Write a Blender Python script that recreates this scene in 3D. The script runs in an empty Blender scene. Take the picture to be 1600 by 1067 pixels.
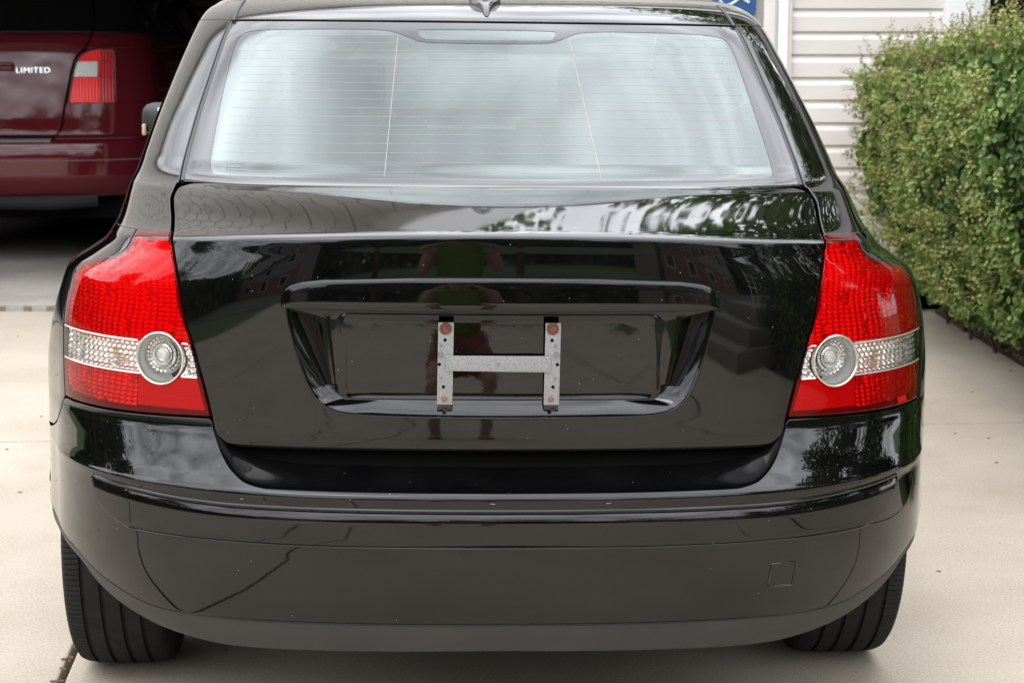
import bpy, bmesh, math, random
import numpy as np
from mathutils import Vector, Matrix, noise
random.seed(7); rng = np.random.default_rng(7)
R = math.radians
sc = bpy.context.scene
C = sc.collection

# ------------------------------------------------------------ camera, sky, sun
cam_d = bpy.data.cameras.new('camera'); cam = bpy.data.objects.new('camera', cam_d); C.objects.link(cam)
cam.location = (0, 0, 1.3); cam.rotation_euler = (R(90 - 8.68), 0, 0)
cam_d.sensor_width = 22.3; cam_d.lens = 2926 / 1600 * 22.3
cam_d.clip_start = .05; cam_d.clip_end = 600
cam_d.dof.use_dof = True; cam_d.dof.focus_distance = 3.25; cam_d.dof.aperture_fstop = 7.1
sc.camera = cam
SUN_EL, SUN_AZ = R(58), R(205)
w = bpy.data.worlds.new('World'); sc.world = w; w.use_nodes = True
nt = w.node_tree; nt.nodes.clear()
def wn(t, **k):
    n = nt.nodes.new(t)
    for a, b in k.items(): setattr(n, a, b)
    return n
out = wn('ShaderNodeOutputWorld'); bg = wn('ShaderNodeBackground'); bg.inputs['Strength'].default_value = .1
sky = wn('ShaderNodeTexSky', sky_type='NISHITA', sun_disc=False, sun_elevation=SUN_EL, sun_rotation=SUN_AZ)
tc = wn('ShaderNodeTexCoord'); sep = wn('ShaderNodeSeparateXYZ'); nt.links.new(tc.outputs['Generated'], sep.inputs[0])
# cloud deck: direction projected on a plane overhead, overcast grading (zenith about 2.5 x horizon)
addz = wn('ShaderNodeMath', operation='MAXIMUM'); nt.links.new(sep.outputs['Z'], addz.inputs[0]); addz.inputs[1].default_value = .0
addz2 = wn('ShaderNodeMath', operation='ADD'); nt.links.new(addz.outputs[0], addz2.inputs[0]); addz2.inputs[1].default_value = .22
dv = wn('ShaderNodeVectorMath', operation='DIVIDE'); cmb = wn('ShaderNodeCombineXYZ')
for i in range(3): nt.links.new(addz2.outputs[0], cmb.inputs[i])
nt.links.new(tc.outputs['Generated'], dv.inputs[0]); nt.links.new(cmb.outputs[0], dv.inputs[1])
nz = wn('ShaderNodeTexNoise'); nz.inputs['Scale'].default_value = 5.0; nz.inputs['Detail'].default_value = 6; nz.inputs['Roughness'].default_value = .45
nz.inputs['Distortion'].default_value = .4
nt.links.new(dv.outputs[0], nz.inputs['Vector'])
cr = wn('ShaderNodeMapRange'); cr.inputs['From Min'].default_value = .3; cr.inputs['From Max'].default_value = .72
cr.inputs['To Min'].default_value = .55; cr.inputs['To Max'].default_value = 1.55
nt.links.new(nz.outputs['Fac'], cr.inputs['Value'])
gr = wn('ShaderNodeMapRange'); gr.inputs['From Min'].default_value = 0; gr.inputs['From Max'].default_value = .8
gr.inputs['To Min'].default_value = 26; gr.inputs['To Max'].default_value = 46
nt.links.new(addz.outputs[0], gr.inputs['Value'])
mu = wn('ShaderNodeMath', operation='MULTIPLY'); nt.links.new(cr.outputs[0], mu.inputs[0]); nt.links.new(gr.outputs[0], mu.inputs[1])
ccol = wn('ShaderNodeVectorMath', operation='SCALE'); ccol.inputs[0].default_value = (.93, .95, 1.0); nt.links.new(mu.outputs[0], ccol.inputs['Scale'])
mx = wn('ShaderNodeMix', data_type='RGBA'); mx.inputs['Factor'].default_value = .9
nt.links.new(sky.outputs[0], mx.inputs['A']); nt.links.new(ccol.outputs[0], mx.inputs['B'])
nt.links.new(mx.outputs['Result'], bg.inputs['Color']); nt.links.new(bg.outputs[0], out.inputs[0])
sd = bpy.data.lights.new('sun', 'SUN'); sd.energy = .7; sd.angle = R(20); sd.color = (1, .97, .92)
sun = bpy.data.objects.new('sun', sd); C.objects.link(sun)
sun.rotation_euler = Vector((math.sin(SUN_AZ) * math.cos(SUN_EL), math.cos(SUN_AZ) * math.cos(SUN_EL), math.sin(SUN_EL))).to_track_quat('Z', 'Y').to_euler()
sc.render.engine = 'CYCLES'
sc.view_settings.view_transform = 'Standard'; sc.view_settings.look = 'None'
sc.view_settings.exposure = 0; sc.view_settings.gamma = 1; sc.view_settings.use_curve_mapping = False
sc.cycles.transparent_max_bounces = 16; sc.cycles.max_bounces = 10

# ------------------------------------------------------------ materials
MATS = {}
def mat(name, col=(.5, .5, .5), rough=.5, metal=0, ior=1.5, coat=0, spec=.5, trans=0, emit=None):
    m = bpy.data.materials.new(name); m.use_nodes = True; b = m.node_tree.nodes['Principled BSDF']
    b.inputs['Base Color'].default_value = (*col, 1); b.inputs['Roughness'].default_value = rough
    b.inputs['Metallic'].default_value = metal; b.inputs['IOR'].default_value = ior
    b.inputs['Coat Weight'].default_value = coat; b.inputs['Coat Roughness'].default_value = .02
    b.inputs['Specular IOR Level'].default_value = spec; b.inputs['Transmission Weight'].default_value = trans
    MATS[name] = m
    return m
def nodes(m): return m.node_tree.nodes, m.node_tree.links, m.node_tree.nodes['Principled BSDF']
def noise_tex(m, scale, detail=5, rough=.5, coord='Object', stretch=None, dist=0):
    N, L, B = nodes(m); t = N.new('ShaderNodeTexCoord'); n = N.new('ShaderNodeTexNoise')
    n.inputs['Scale'].default_value = scale; n.inputs['Detail'].default_value = detail; n.inputs['Roughness'].default_value = rough; n.inputs['Distortion'].default_value = dist
    src = t.outputs[coord]
    if stretch:
        mp = N.new('ShaderNodeMapping'); mp.inputs['Scale'].default_value = stretch; L.new(src, mp.inputs[0]); src = mp.outputs[0]
    L.new(src, n.inputs['Vector']); return n.outputs['Fac']
def ramp(m, fac, stops):
    N, L, B = nodes(m); r = N.new('ShaderNodeValToRGB')
    while len(r.color_ramp.elements) < len(stops): r.color_ramp.elements.new(.5)
    for e, (p, c) in zip(r.color_ramp.elements, stops):
        e.position = p; e.color = (*c, 1) if len(c) == 3 else c
    L.new(fac, r.inputs[0]); return r.outputs[0]
def mixc(m, fac, a, b, mode='MIX'):
    N, L, B = nodes(m); x = N.new('ShaderNodeMix'); x.data_type = 'RGBA'; x.blend_type = mode
    for s, v in (('Factor', fac), ('A', a), ('B', b)):
        if isinstance(v, (int, float)): x.inputs[s].default_value = v
        elif isinstance(v, tuple): x.inputs[s].default_value = (*v, 1)
        else: L.new(v, x.inputs[s])
    return x.outputs['Result']
def bump(m, fac, strength, dist):
    N, L, B = nodes(m); b = N.new('ShaderNodeBump'); b.inputs['Strength'].default_value = strength; b.inputs['Distance'].default_value = dist
    L.new(fac, b.inputs['Height']); L.new(b.outputs[0], B.inputs['Normal'])
def setc(m, sock, name='Base Color'):
    N, L, B = nodes(m); L.new(sock, B.inputs[name])
def speck(m, scale, thr):
    """tiny scattered dots: 1 inside a dot"""
    N, L, B = nodes(m); t = N.new('ShaderNodeTexCoord'); v = N.new('ShaderNodeTexVoronoi'); v.inputs['Scale'].default_value = scale
    L.new(t.outputs['Object'], v.inputs['Vector'])
    lt = N.new('ShaderNodeMath'); lt.operation = 'LESS_THAN'; L.new(v.outputs['Distance'], lt.inputs[0]); lt.inputs[1].default_value = thr
    sp = N.new('ShaderNodeSeparateColor'); L.new(v.outputs['Color'], sp.inputs[0])
    g = N.new('ShaderNodeMath'); g.operation = 'GREATER_THAN'; g.inputs[1].default_value = .86; L.new(sp.outputs[0], g.inputs[0])
    mm = N.new('ShaderNodeMath'); mm.operation = 'MULTIPLY'; L.new(lt.outputs[0], mm.inputs[0]); L.new(g.outputs[0], mm.inputs[1])
    return mm.outputs[0]

def paint(name, base, dusty=.012):
    m = mat(name, base, rough=.02, ior=1.50)
    dust = ramp(m, noise_tex(m, 14, 6, .6), [(.35, base), (.8, tuple(b + dusty * .12 for b in base))])
    c = mixc(m, speck(m, 90, .045), dust, (.55, .55, .53))
    setc(m, c)
    N, L, B = nodes(m)
    rr = ramp(m, noise_tex(m, 30, 4, .6), [(.3, (.015,) * 3), (.9, (.06,) * 3)]); L.new(rr, B.inputs['Roughness'])
    return m
PAINT = paint('black_paint', (.0016, .0015, .0016))
PLATEP = paint('black_paint_recess', (.0016, .0016, .0016)); bump(PLATEP, noise_tex(PLATEP, 120, 2), .05, .0004)
VAL = mat('textured_grey_plastic', (.045, .043, .042), .55, spec=.3)
setc(VAL, ramp(VAL, noise_tex(VAL, 5, 7, .65), [(.3, (.030, .0295, .029)), (.62, (.042, .041, .040)), (.8, (.075, .073, .070))]))
bump(VAL, noise_tex(VAL, 900, 2), .3, .0004)
BLK = mat('black_rubber_trim', (.012, .012, .012), .5)
BLKG = mat('black_gloss_plastic', (.008, .008, .008), .12)
INNER = mat('dark_inner_metal', (.004, .004, .004), .8, spec=.04)
FRIT = mat('black_ceramic_print', (.020, .019, .022), .03, ior=1.47)
TYRE = mat('tyre_rubber', (.022, .021, .020), .8, spec=.25)
setc(TYRE, ramp(TYRE, noise_tex(TYRE, 40, 6, .7), [(.3, (.009, .0085, .008)), (.7, (.020, .019, .018))])); bump(TYRE, noise_tex(TYRE, 300, 3), .3, .0006)
RIM = mat('alloy', (.55, .55, .56), .3, 1)
CHROME = mat('bright_reflector', (.88, .87, .85), .27, 1)
SILV = mat('satin_silver', (.72, .69, .64), .3, .85)
GREYR = mat('grey_ribbed_reflector', (.80, .80, .78), .4, .4)
AMB = mat('amber_bulb', (.62, .36, .20), .25)
HOUS = mat('lamp_housing', (.02, .006, .006), .4)
INT = mat('interior_cloth', (.10, .10, .105), .9); INTD = mat('interior_plastic', (.06, .06, .062), .6)
def glassy(name, tint, gl=(1, 1, 1), ior=1.5, diff=0, dcol=(.5, .01, .01), rough=.0):
    m = bpy.data.materials.new(name); m.use_nodes = True; N = m.node_tree.nodes; L = m.node_tree.links; N.clear()
    o = N.new('ShaderNodeOutputMaterial'); f = N.new('ShaderNodeFresnel'); f.inputs[0].default_value = ior
    tr = N.new('ShaderNodeBsdfTransparent'); tr.inputs[0].default_value = (*tint, 1)
    g = N.new('ShaderNodeBsdfGlossy'); g.inputs['Color'].default_value = (*gl, 1); g.inputs['Roughness'].default_value = rough
    mxx = N.new('ShaderNodeMixShader'); L.new(f.outputs[0], mxx.inputs[0])
    src = tr.outputs[0]
    if diff:
        d = N.new('ShaderNodeBsdfDiffuse'); d.inputs[0].default_value = (*dcol, 1)
        m2 = N.new('ShaderNodeMixShader'); m2.inputs[0].default_value = diff; L.new(src, m2.inputs[1]); L.new(d.outputs[0], m2.inputs[2]); src = m2.outputs[0]
    L.new(src, mxx.inputs[1]); L.new(g.outputs[0], mxx.inputs[2]); L.new(mxx.outputs[0], o.inputs[0]); MATS[name] = m
    return m
GLASS = glassy('green_tinted_glass', (.27, .33, .31), (.88, .98, .97), 2.0)
WSH = glassy('windscreen_glass', (.78, .86, .83), (1, 1, 1), 1.5)
REDL = glassy('red_lens', (.86, .018, .026), (1, .96, .96), 1.30, .10, (.62, .006, .010))
CLRL = glassy('clear_lens', (.93, .93, .92), (1, 1, 1), 1.35)
DARKGL = mat('dark_side_glass', (.004, .005, .005), .02, ior=1.5)
MIRR = mat('mirror_glass', (.38, .40, .43), .03, 1)
ZINC = mat('galvanised_steel', (.5, .5, .5), .42, .55)
setc(ZINC, ramp(ZINC, noise_tex(ZINC, 350, 3, .7), [(.3, (.16, .165, .17)), (.7, (.36, .365, .37))]))
ZINCD = mat('zinc_nut', (.22, .22, .22), .4, .7)
RUST = mat('rust', (.22, .06, .015), .85)
setc(RUST, ramp(RUST, noise_tex(RUST, 300, 4, .7), [(.3, (.07, .022, .01)), (.55, (.15, .055, .028)), (.8, (.26, .17, .11))])); bump(RUST, noise_tex(RUST, 500, 4), .5, .001)
COPP = mat('rust_orange_bolt', (.22, .085, .045), .75)
HEAT = mat('heater_wire', (.66, .46, .38), .5); LAMPG = mat('lamp_diffuser', (.62, .60, .58), .5)

# ------------------------------------------------------------ basic helpers
def mk(name, verts, faces, m, parent=None, normals=None, smooth=False):
    me = bpy.data.meshes.new(name); me.from_pydata([tuple(map(float, v)) for v in verts], [], faces)
    if smooth or normals is not None: me.polygons.foreach_set('use_smooth', [True] * len(me.polygons))
    ms = m if isinstance(m, (list, tuple)) else [m]
    for x in ms: me.materials.append(x)
    me.update()
    if normals is not None: me.normals_split_custom_set_from_vertices([tuple(map(float, n)) for n in normals])
    o = bpy.data.objects.new(name, me); C.objects.link(o)
    if parent: o.parent = parent
    return o
class MB:
    def __init__(s): s.v = []; s.f = []
    def add(s, v, f):
        k = len(s.v); s.v += [tuple(p) for p in v]; s.f += [[i + k for i in q] for q in f]; return s
    def box(s, c, d, rot=None):
        M = rot or Matrix.Identity(3); c = Vector(c)
        v = [c + M @ Vector((sx * d[0] / 2, sy * d[1] / 2, sz * d[2] / 2)) for sx in (-1, 1) for sy in (-1, 1) for sz in (-1, 1)]
        return s.add(v, [(0, 1, 3, 2), (4, 6, 7, 5), (0, 4, 5, 1), (2, 3, 7, 6), (0, 2, 6, 4), (1, 5, 7, 3)])
    def tube(s, pts, r, n=8, cap=True):
        pts = [Vector(p) for p in pts]; rs = r if isinstance(r, (list, tuple)) else [r] * len(pts); v = []; f = []
        ref = Vector((0, 0, 1))
        for i, p in enumerate(pts):
            t = (pts[min(i + 1, len(pts) - 1)] - pts[max(i - 1, 0)]).normalized()
            a = t.cross(ref)
            if a.length < .05: a = t.cross(Vector((1, 0, 0)))
            a.normalize(); b = t.cross(a)
            for k in range(n):
                q = 2 * math.pi * k / n; v.append(p + a * math.cos(q) * rs[i] + b * math.sin(q) * rs[i])
        for i in range(len(pts) - 1):
            for k in range(n): f.append((i * n + k, i * n + (k + 1) % n, (i + 1) * n + (k + 1) % n, (i + 1) * n + k))
        if cap: f.append(tuple(range(n))[::-1]); f.append(tuple(range((len(pts) - 1) * n, len(pts) * n)))
        return s.add(v, f)
    def disc(s, c, nrm, r, h, n=14, cone=1.0):
        c = Vector(c); nrm = Vector(nrm).normalized(); q = nrm.to_track_quat('Z', 'Y').to_matrix(); v = []
        for z, rr in ((0, r), (h, r * cone)):
            for k in range(n): a = 2 * math.pi * k / n; v.append(c + q @ Vector((rr * math.cos(a), rr * math.sin(a), z)))
        f = [(k, (k + 1) % n, n + (k + 1) % n, n + k) for k in range(n)] + [tuple(range(n, 2 * n)), tuple(range(n))[::-1]]
        return s.add(v, f)
    def lathe(s, prof, c=(0, 0, 0), axis='X', n=48):
        """prof: (axial, radius)"""
        v = []; m_ = len(prof)
        for k in range(n):
            a = 2 * math.pi * k / n; ca, sa = math.cos(a), math.sin(a)
            for ax, r in prof:
                p = (ax, r * ca, r * sa) if axis == 'X' else ((r * ca, ax, r * sa) if axis == 'Y' else (r * ca, r * sa, ax))
                v.append((p[0] + c[0], p[1] + c[1], p[2] + c[2]))
        f = [(k * m_ + i, k * m_ + i + 1, ((k + 1) % n) * m_ + i + 1, ((k + 1) % n) * m_ + i) for k in range(n) for i in range(m_ - 1)]
        return s.add(v, f)
    def build(s, name, m, parent=None, smooth=False, bevel=0, kind=None, fix=True):
        o = mk(name, s.v, s.f, m, parent, smooth=smooth)
        if fix:
            bm = bmesh.new(); bm.from_mesh(o.data); bmesh.ops.recalc_face_normals(bm, faces=bm.faces)
            if bevel: bmesh.ops.bevel(bm, geom=list(bm.edges), offset=bevel, segments=2, profile=.7, affect='EDGES')
            bm.to_mesh(o.data); bm.free()
            if smooth or bevel:
                o.data.polygons.foreach_set('use_smooth', [True] * len(o.data.polygons)); o.data.set_sharp_from_angle(angle=R(40))
        if kind: o['kind'] = kind
        return o
def thing(name, label, cat, loc=(0, 0, 0), rot=(0, 0, 0), group=None):
    o = bpy.data.objects.new(name, None); C.objects.link(o); o.location = loc; o.rotation_euler = rot
    o['label'] = label; o['category'] = cat; o.empty_display_size = .1
    if group: o['group'] = group
    return o
def tag(o, label=None, cat=None, group=None, kind=None):
    for k, v in (('label', label), ('category', cat), ('group', group), ('kind', kind)):
        if v: o[k] = v
    return o

# ------------------------------------------------------------ contour-stack car surfaces
class Pchip:
    def __init__(s, pts):
        x = s.x = np.array([p[0] for p in pts], float); y = s.y = np.array([p[1] for p in pts], float)
        h = np.diff(x); d = np.diff(y) / h; m = np.zeros(len(x)); m[0] = d[0]; m[-1] = d[-1]
        for i in range(1, len(x) - 1):
            if d[i - 1] * d[i] > 0:
                w1 = 2 * h[i] + h[i - 1]; w2 = h[i] + 2 * h[i - 1]; m[i] = (w1 + w2) / (w1 / d[i - 1] + w2 / d[i])
        s.m = m; s.h = h
    def __call__(s, t):
        t = np.clip(np.asarray(t, float), s.x[0], s.x[-1]); i = np.clip(np.searchsorted(s.x, t, side='right') - 1, 0, len(s.x) - 2)
        h = s.h[i]; u = (t - s.x[i]) / h
        return (1 + 2 * u) * (1 - u) ** 2 * s.y[i] + u * (1 - u) ** 2 * h * s.m[i] + u * u * (3 - 2 * u) * s.y[i + 1] + u * u * (u - 1) * h * s.m[i + 1]
class Stack:
    """closed plan outlines stacked over the height z: rear line YR, front line YF, half width W"""
    def __init__(s, YR, YF, W, L, N, G, LF, NF, RR=7.0):
        s.YR, s.YF, s.W, s.L, s.N, s.G, s.LF, s.NF, s.RR = YR, YF, W, L, N, G, LF, NF, RR
    def plan(s, r, W, L, n): return (r * W) ** 2 / s.RR + L * (1 - np.maximum(1 - r ** n, 0) ** (1 / 2.2))
    def xz(s, x, z):
        x = np.asarray(x, float); z = np.asarray(z, float); W = s.W(z); r = np.minimum(np.abs(x) / W, 1)
        return np.stack([x + 0 * z, s.YR(z) + s.plan(r, W, s.L(z), s.N(z)), z - s.G(z) * x * x], -1)
    def q_of_x(s, x, z): return 1 - np.maximum(1 - np.abs(x) / s.W(z), 0) ** (1 / 2.2)
    def sq(s, q, z):
        """q 0..1 rear half outline, 1..2 side, 2..3 front half outline (x >= 0)"""
        q = np.asarray(q, float); z = np.asarray(z, float); W = s.W(z)
        q1 = np.clip(q, 0, 1); q3 = np.clip(q - 2, 0, 1)
        r1 = 1 - (1 - q1) ** 2.2; y1 = s.YR(z) + s.plan(r1, W, s.L(z), s.N(z))
        ye = s.YR(z) + s.plan(np.ones_like(W), W, s.L(z), s.N(z))
        r3 = 1 - q3 ** 2.2; pf = (r3 * W) ** 2 / 5 + s.LF(z) * (1 - np.maximum(1 - r3 ** s.NF(z), 0) ** (1 / 2.2))
        y3 = s.YF(z) - pf; yf = s.YF(z) - (W ** 2 / 5 + s.LF(z))
        u = np.clip(q - 1, 0, 1); y2 = ye + (yf - ye) * u
        x = np.where(q <= 1, r1 * W, np.where(q < 2, W, r3 * W)); y = np.where(q <= 1, y1, np.where(q < 2, y2, y3))
        return np.stack([x, y, z - s.G(z) * x * x * (q < 1.5)], -1)

def nrm(v): return v / np.maximum(np.linalg.norm(v, axis=-1, keepdims=True), 1e-12)
def inside(poly, x, y):
    px, py = poly[:, 0], poly[:, 1]; res = np.zeros(x.shape, bool); j = len(poly) - 1
    for i in range(len(poly)):
        c = ((py[i] > y) != (py[j] > y)) & (x < (px[j] - px[i]) * (y - py[i]) / (py[j] - py[i] + 1e-15) + px[i]); res ^= c; j = i
    return res
def nearest(poly, x, y):
    A = poly; B = np.roll(poly, -1, 0); d = B - A; P = np.stack([x, y], -1)[:, None, :]
    t = np.clip(((P - A) * d).sum(-1) / (d * d).sum(-1), 0, 1); Q = A + t[..., None] * d; k = np.argmin(((P - Q) ** 2).sum(-1), 1)
    return Q[np.arange(len(x)), k]
def chaikin(p, n=3, closed=True):
    p = [np.array(a, float) for a in p]
    for _ in range(n):
        q = []
        for i in range(len(p) if closed else len(p) - 1):
            a, b = p[i], p[(i + 1) % len(p)]; q += [a * .75 + b * .25, a * .25 + b * .75]
        if not closed: q = [p[0]] + q + [p[-1]]
        p = q
    return np.array(p)
def patch(name, F, A, B, m, parent, pads=(0, 0, 0, 0), r=.002, depth=.012, off=0, holes=(), mirror=False, post=None, center=(0, 2.0, .6), only=None, sx=1, bulge=None, cut=None, renorm=None):
    """grid (rows x cols) of surface coordinates A,B -> mesh with rounded, turned-in edges; holes are polygons in (A,B)"""
    A = np.array(A, float); B = np.array(B, float); nt_, ns = A.shape
    dead = np.zeros(A.shape, bool)
    for h in holes:
        ins = inside(h, A, B); pad = np.pad(~ins, 1, mode='edge')
        nb = np.zeros(A.shape, bool)
        for di in (0, 1, 2):
            for dj in (0, 1, 2): nb |= pad[di:di + nt_, dj:dj + ns]
        sn = ins & nb
        if sn.any():
            Q = nearest(h, A[sn], B[sn]); A[sn] = Q[:, 0]; B[sn] = Q[:, 1]
        dead |= ins
    if only is not None: dead |= ~only(A, B)
    e = 1e-4; P = F(A, B); ta = F(A + e, B) - F(A - e, B); tb = F(A, B + e) - F(A, B - e); N = nrm(np.cross(ta, tb))
    v = P - np.array(center)
    if (N * v).sum() < 0: N = -N
    P = P + N * off
    if bulge is not None: P = P + N * bulge(A, B)[..., None]
    if post is not None:
        P, d2 = post(P); dead |= d2
    if bulge is not None or renorm is not None:
        ga = np.gradient(P, axis=1); gb = np.gradient(P, axis=0); N2 = nrm(np.cross(ga, gb))
        N2 = np.where(((N2 * N).sum(-1, keepdims=True)) < 0, -N2, N2); ok = (np.abs((N2 * N).sum(-1, keepdims=True)) > .2)
        if renorm is not None: ok = ok & ((P[..., 1:2] > .36) & (P[..., 1:2] < 5) & (P[..., 0:1] > .5))
        N = np.where(ok, N2, N)
    K = 4; ang = [R(30), R(60), R(90), R(90)]
    L_, R_, Bt, Tp = pads
    def tang(a, b):
        t = a - b; return t
    # edge tangents (outward)
    es0 = P[:, :1] - P[:, 1:2]; es1 = P[:, -1:] - P[:, -2:-1]; et0 = P[:1] - P[1:2]; et1 = P[-1:] - P[-2:-1]
    def orth(t, n): return nrm(t - (t * n).sum(-1, keepdims=True) * n)
    es0 = orth(es0, N[:, :1])[:, 0]; es1 = orth(es1, N[:, -1:])[:, 0]; et0 = orth(et0, N[:1])[0]; et1 = orth(et1, N[-1:])[0]
    Pi = P.copy()
    if L_: Pi[:, 0] -= es0 * r
    if R_: Pi[:, -1] -= es1 * r
    if Bt: Pi[0] -= et0 * r
    if Tp: Pi[-1] -= et1 * r
    i0, i1, j0, j1 = (K if Bt else 0), (K if Tp else 0), (K if L_ else 0), (K if R_ else 0)
    I = np.arange(-i0, nt_ + i1); J = np.arange(-j0, ns + j1); II, JJ = np.meshgrid(I, J, indexing='ij')
    ci = np.clip(II, 0, nt_ - 1); cj = np.clip(JJ, 0, ns - 1)
    li = np.where(II < 0, -II, np.where(II >= nt_, II - nt_ + 1, 0)); lj = np.where(JJ < 0, -JJ, np.where(JJ >= ns, JJ - ns + 1, 0))
    base = Pi[ci, cj]; n_ = N[ci, cj]
    E = np.zeros(base.shape)
    E += np.where((II < 0)[..., None], et0[cj] * li[..., None], 0) + np.where((II >= nt_)[..., None], et1[cj] * li[..., None], 0)
    E += np.where((JJ < 0)[..., None], es0[ci] * lj[..., None], 0) + np.where((JJ >= ns)[..., None], es1[ci] * lj[..., None], 0)
    E = nrm(E); lay = np.maximum(li, lj); a = np.array([0] + ang)[lay][..., None]
    pos = base + E * r * np.sin(a) - n_ * r * (1 - np.cos(a)) - n_ * np.where((lay == K)[..., None], depth, 0)
    nn = nrm(n_ * np.cos(a) + E * np.sin(a))
    dd = dead[ci, cj]
    H, Wd = pos.shape[:2]; idx = np.arange(H * Wd).reshape(H, Wd)
    q = np.stack([idx[:-1, :-1], idx[:-1, 1:], idx[1:, 1:], idx[1:, :-1]], -1).reshape(-1, 4)
    dm = (dd[:-1, :-1] & dd[:-1, 1:] & dd[1:, 1:] & dd[1:, :-1]).reshape(-1)
    if cut is not None:
        dm |= cut((A[ci, cj][:-1, :-1] + A[ci, cj][1:, 1:]) / 2, (B[ci, cj][:-1, :-1] + B[ci, cj][1:, 1:]) / 2).reshape(-1)
    q = q[~dm]; pos = pos.reshape(-1, 3); nn = nn.reshape(-1, 3)
    if sx < 0: pos = pos * [-1, 1, 1]; nn = nn * [-1, 1, 1]; q = q[:, ::-1]
    # orient
    fn = np.cross(pos[q[:, 1]] - pos[q[:, 0]], pos[q[:, 2]] - pos[q[:, 0]])
    if (fn * nn[q[:, 0]]).sum() < 0: q = q[:, ::-1]
    if mirror:
        k = len(pos); pos = np.vstack([pos, pos * [-1, 1, 1]]); nn = np.vstack([nn, nn * [-1, 1, 1]]); q = np.vstack([q, q[:, ::-1] + k])
    used = np.unique(q); rm = -np.ones(len(pos), int); rm[used] = np.arange(len(used)); pos = pos[used]; nn = nn[used]; q = rm[q]
    me = bpy.data.meshes.new(name); me.from_pydata(pos.tolist(), [], q.tolist()); me.polygons.foreach_set('use_smooth', [True] * len(me.polygons))
    me.materials.append(m); me.update(); me.normals_split_custom_set_from_vertices(nn.tolist())
    o = bpy.data.objects.new(name, me); C.objects.link(o); o.parent = parent
    return o
def grid_x(zs, xl, xr, n, warp=None):
    zs = np.asarray(zs, float); f = np.linspace(0, 1, n)
    if warp is not None: f = warp(f)
    a = np.array([xl(z) for z in zs])[:, None]; b = np.array([xr(z) for z in zs])[:, None]
    return a + (b - a) * f[None], np.repeat(zs[:, None], n, 1)


# ============================================================ materials of the place
def concrete(name, c0, c1, c2, stain=True):
    m = mat(name, c1, .88)
    base = ramp(m, noise_tex(m, 1.1, 8, .62), [(.30, c0), (.5, c1), (.72, c2)])
    fine = ramp(m, noise_tex(m, 160, 4, .75), [(.30, (.62, .60, .57)), (.5, (.97, .97, .96)), (.70, (1.14, 1.13, 1.12))])
    c = mixc(m, 1.0, base, fine, 'MULTIPLY')
    st = ramp(m, noise_tex(m, 2.3, 6, .6, dist=.6), [(.60, (0, 0, 0)), (.72, (1, 1, 1))])
    x = mixc(m, .0, c, (.26, .18, .11)); N, L, B = nodes(m)
    ms = N.new('ShaderNodeMath'); ms.operation = 'MULTIPLY'; ms.inputs[1].default_value = .22; L.new(st, ms.inputs[0]); L.new(ms.outputs[0], x.node.inputs['Factor'])
    agg = speck(m, 120, .22); x2 = mixc(m, agg, x, (.47, .43, .37)); agg2 = speck(m, 90, .16)
    x3 = mixc(m, agg2, x2, (.19, .15, .12)); setc(m, x3)
    bump(m, noise_tex(m, 260, 4, .7), .35, .002); return m
CONC = concrete('driveway_concrete', (.340, .288, .226), (.398, .344, .278), (.445, .390, .322))
CONCG = concrete('garage_concrete', (.24, .22, .195), (.33, .305, .275), (.42, .395, .36))
JOINT = mat('joint_debris', (.07, .05, .035), .95); setc(JOINT, ramp(JOINT, noise_tex(JOINT, 30, 6, .7), [(.35, (.03, .024, .02)), (.6, (.11, .07, .045)), (.75, (.22, .16, .10))]))
CRACKM = mat('crack_dark', (.03, .025, .02), 1)
SOIL = mat('mulch', (.05, .032, .022), .95); setc(SOIL, ramp(SOIL, noise_tex(SOIL, 25, 8, .75), [(.3, (.018, .012, .009)), (.55, (.06, .038, .026)), (.8, (.16, .11, .075))])); bump(SOIL, noise_tex(SOIL, 40, 6), 1, .03)
GRASS = mat('lawn_green', (.05, .09, .02), .9); setc(GRASS, ramp(GRASS, noise_tex(GRASS, .8, 8, .7), [(.3, (.028, .055, .012)), (.7, (.06, .10, .025))]))
ASPH = mat('asphalt', (.055, .053, .05), .9); setc(ASPH, ramp(ASPH, noise_tex(ASPH, 60, 5, .8), [(.3, (.035, .034, .033)), (.7, (.075, .072, .068))]))
VINYL = mat('vinyl_siding', (.66, .61, .575), .45); setc(VINYL, ramp(VINYL, noise_tex(VINYL, .9, 5, .6, stretch=(1, 1, 6)), [(.3, (.635, .585, .55)), (.7, (.69, .64, .60))])); bump(VINYL, noise_tex(VINYL, 18, 4, .6, stretch=(.3, 1, 14)), .25, .0015)
SHAKE = mat('scalloped_vinyl', (.56, .53, .49), .55)
TRIMW = mat('white_trim', (.82, .82, .83), .4); TRIMB = mat('beige_trim', (.66, .61, .575), .45)
DOORM = mat('mauve_grey_door', (.28, .255, .255), .5)
DARKP = mat('dark_pane', (.012, .013, .013), .04)
ROOFM = mat('roof_shingle', (.11, .10, .095), .9)
BRICK = mat('red_brick', (.22, .075, .05), .85)
N, L, B = nodes(BRICK); bt = N.new('ShaderNodeTexBrick'); bt.inputs['Color1'].default_value = (.25, .085, .055, 1); bt.inputs['Color2'].default_value = (.16, .055, .04, 1); bt.inputs['Mortar'].default_value = (.35, .32, .28, 1)
bt.inputs['Scale'].default_value = 4.5; tcx = N.new('ShaderNodeTexCoord'); mpp = N.new('ShaderNodeMapping'); mpp.inputs['Rotation'].default_value = (R(90), 0, 0); L.new(tcx.outputs['Object'], mpp.inputs[0]); L.new(mpp.outputs[0], bt.inputs['Vector']); L.new(bt.outputs[0], B.inputs['Base Color'])
WHITEW = mat('grey_clapboard', (.26, .26, .26), .6)
BARK = mat('bark', (.07, .05, .035), .9)
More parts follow.
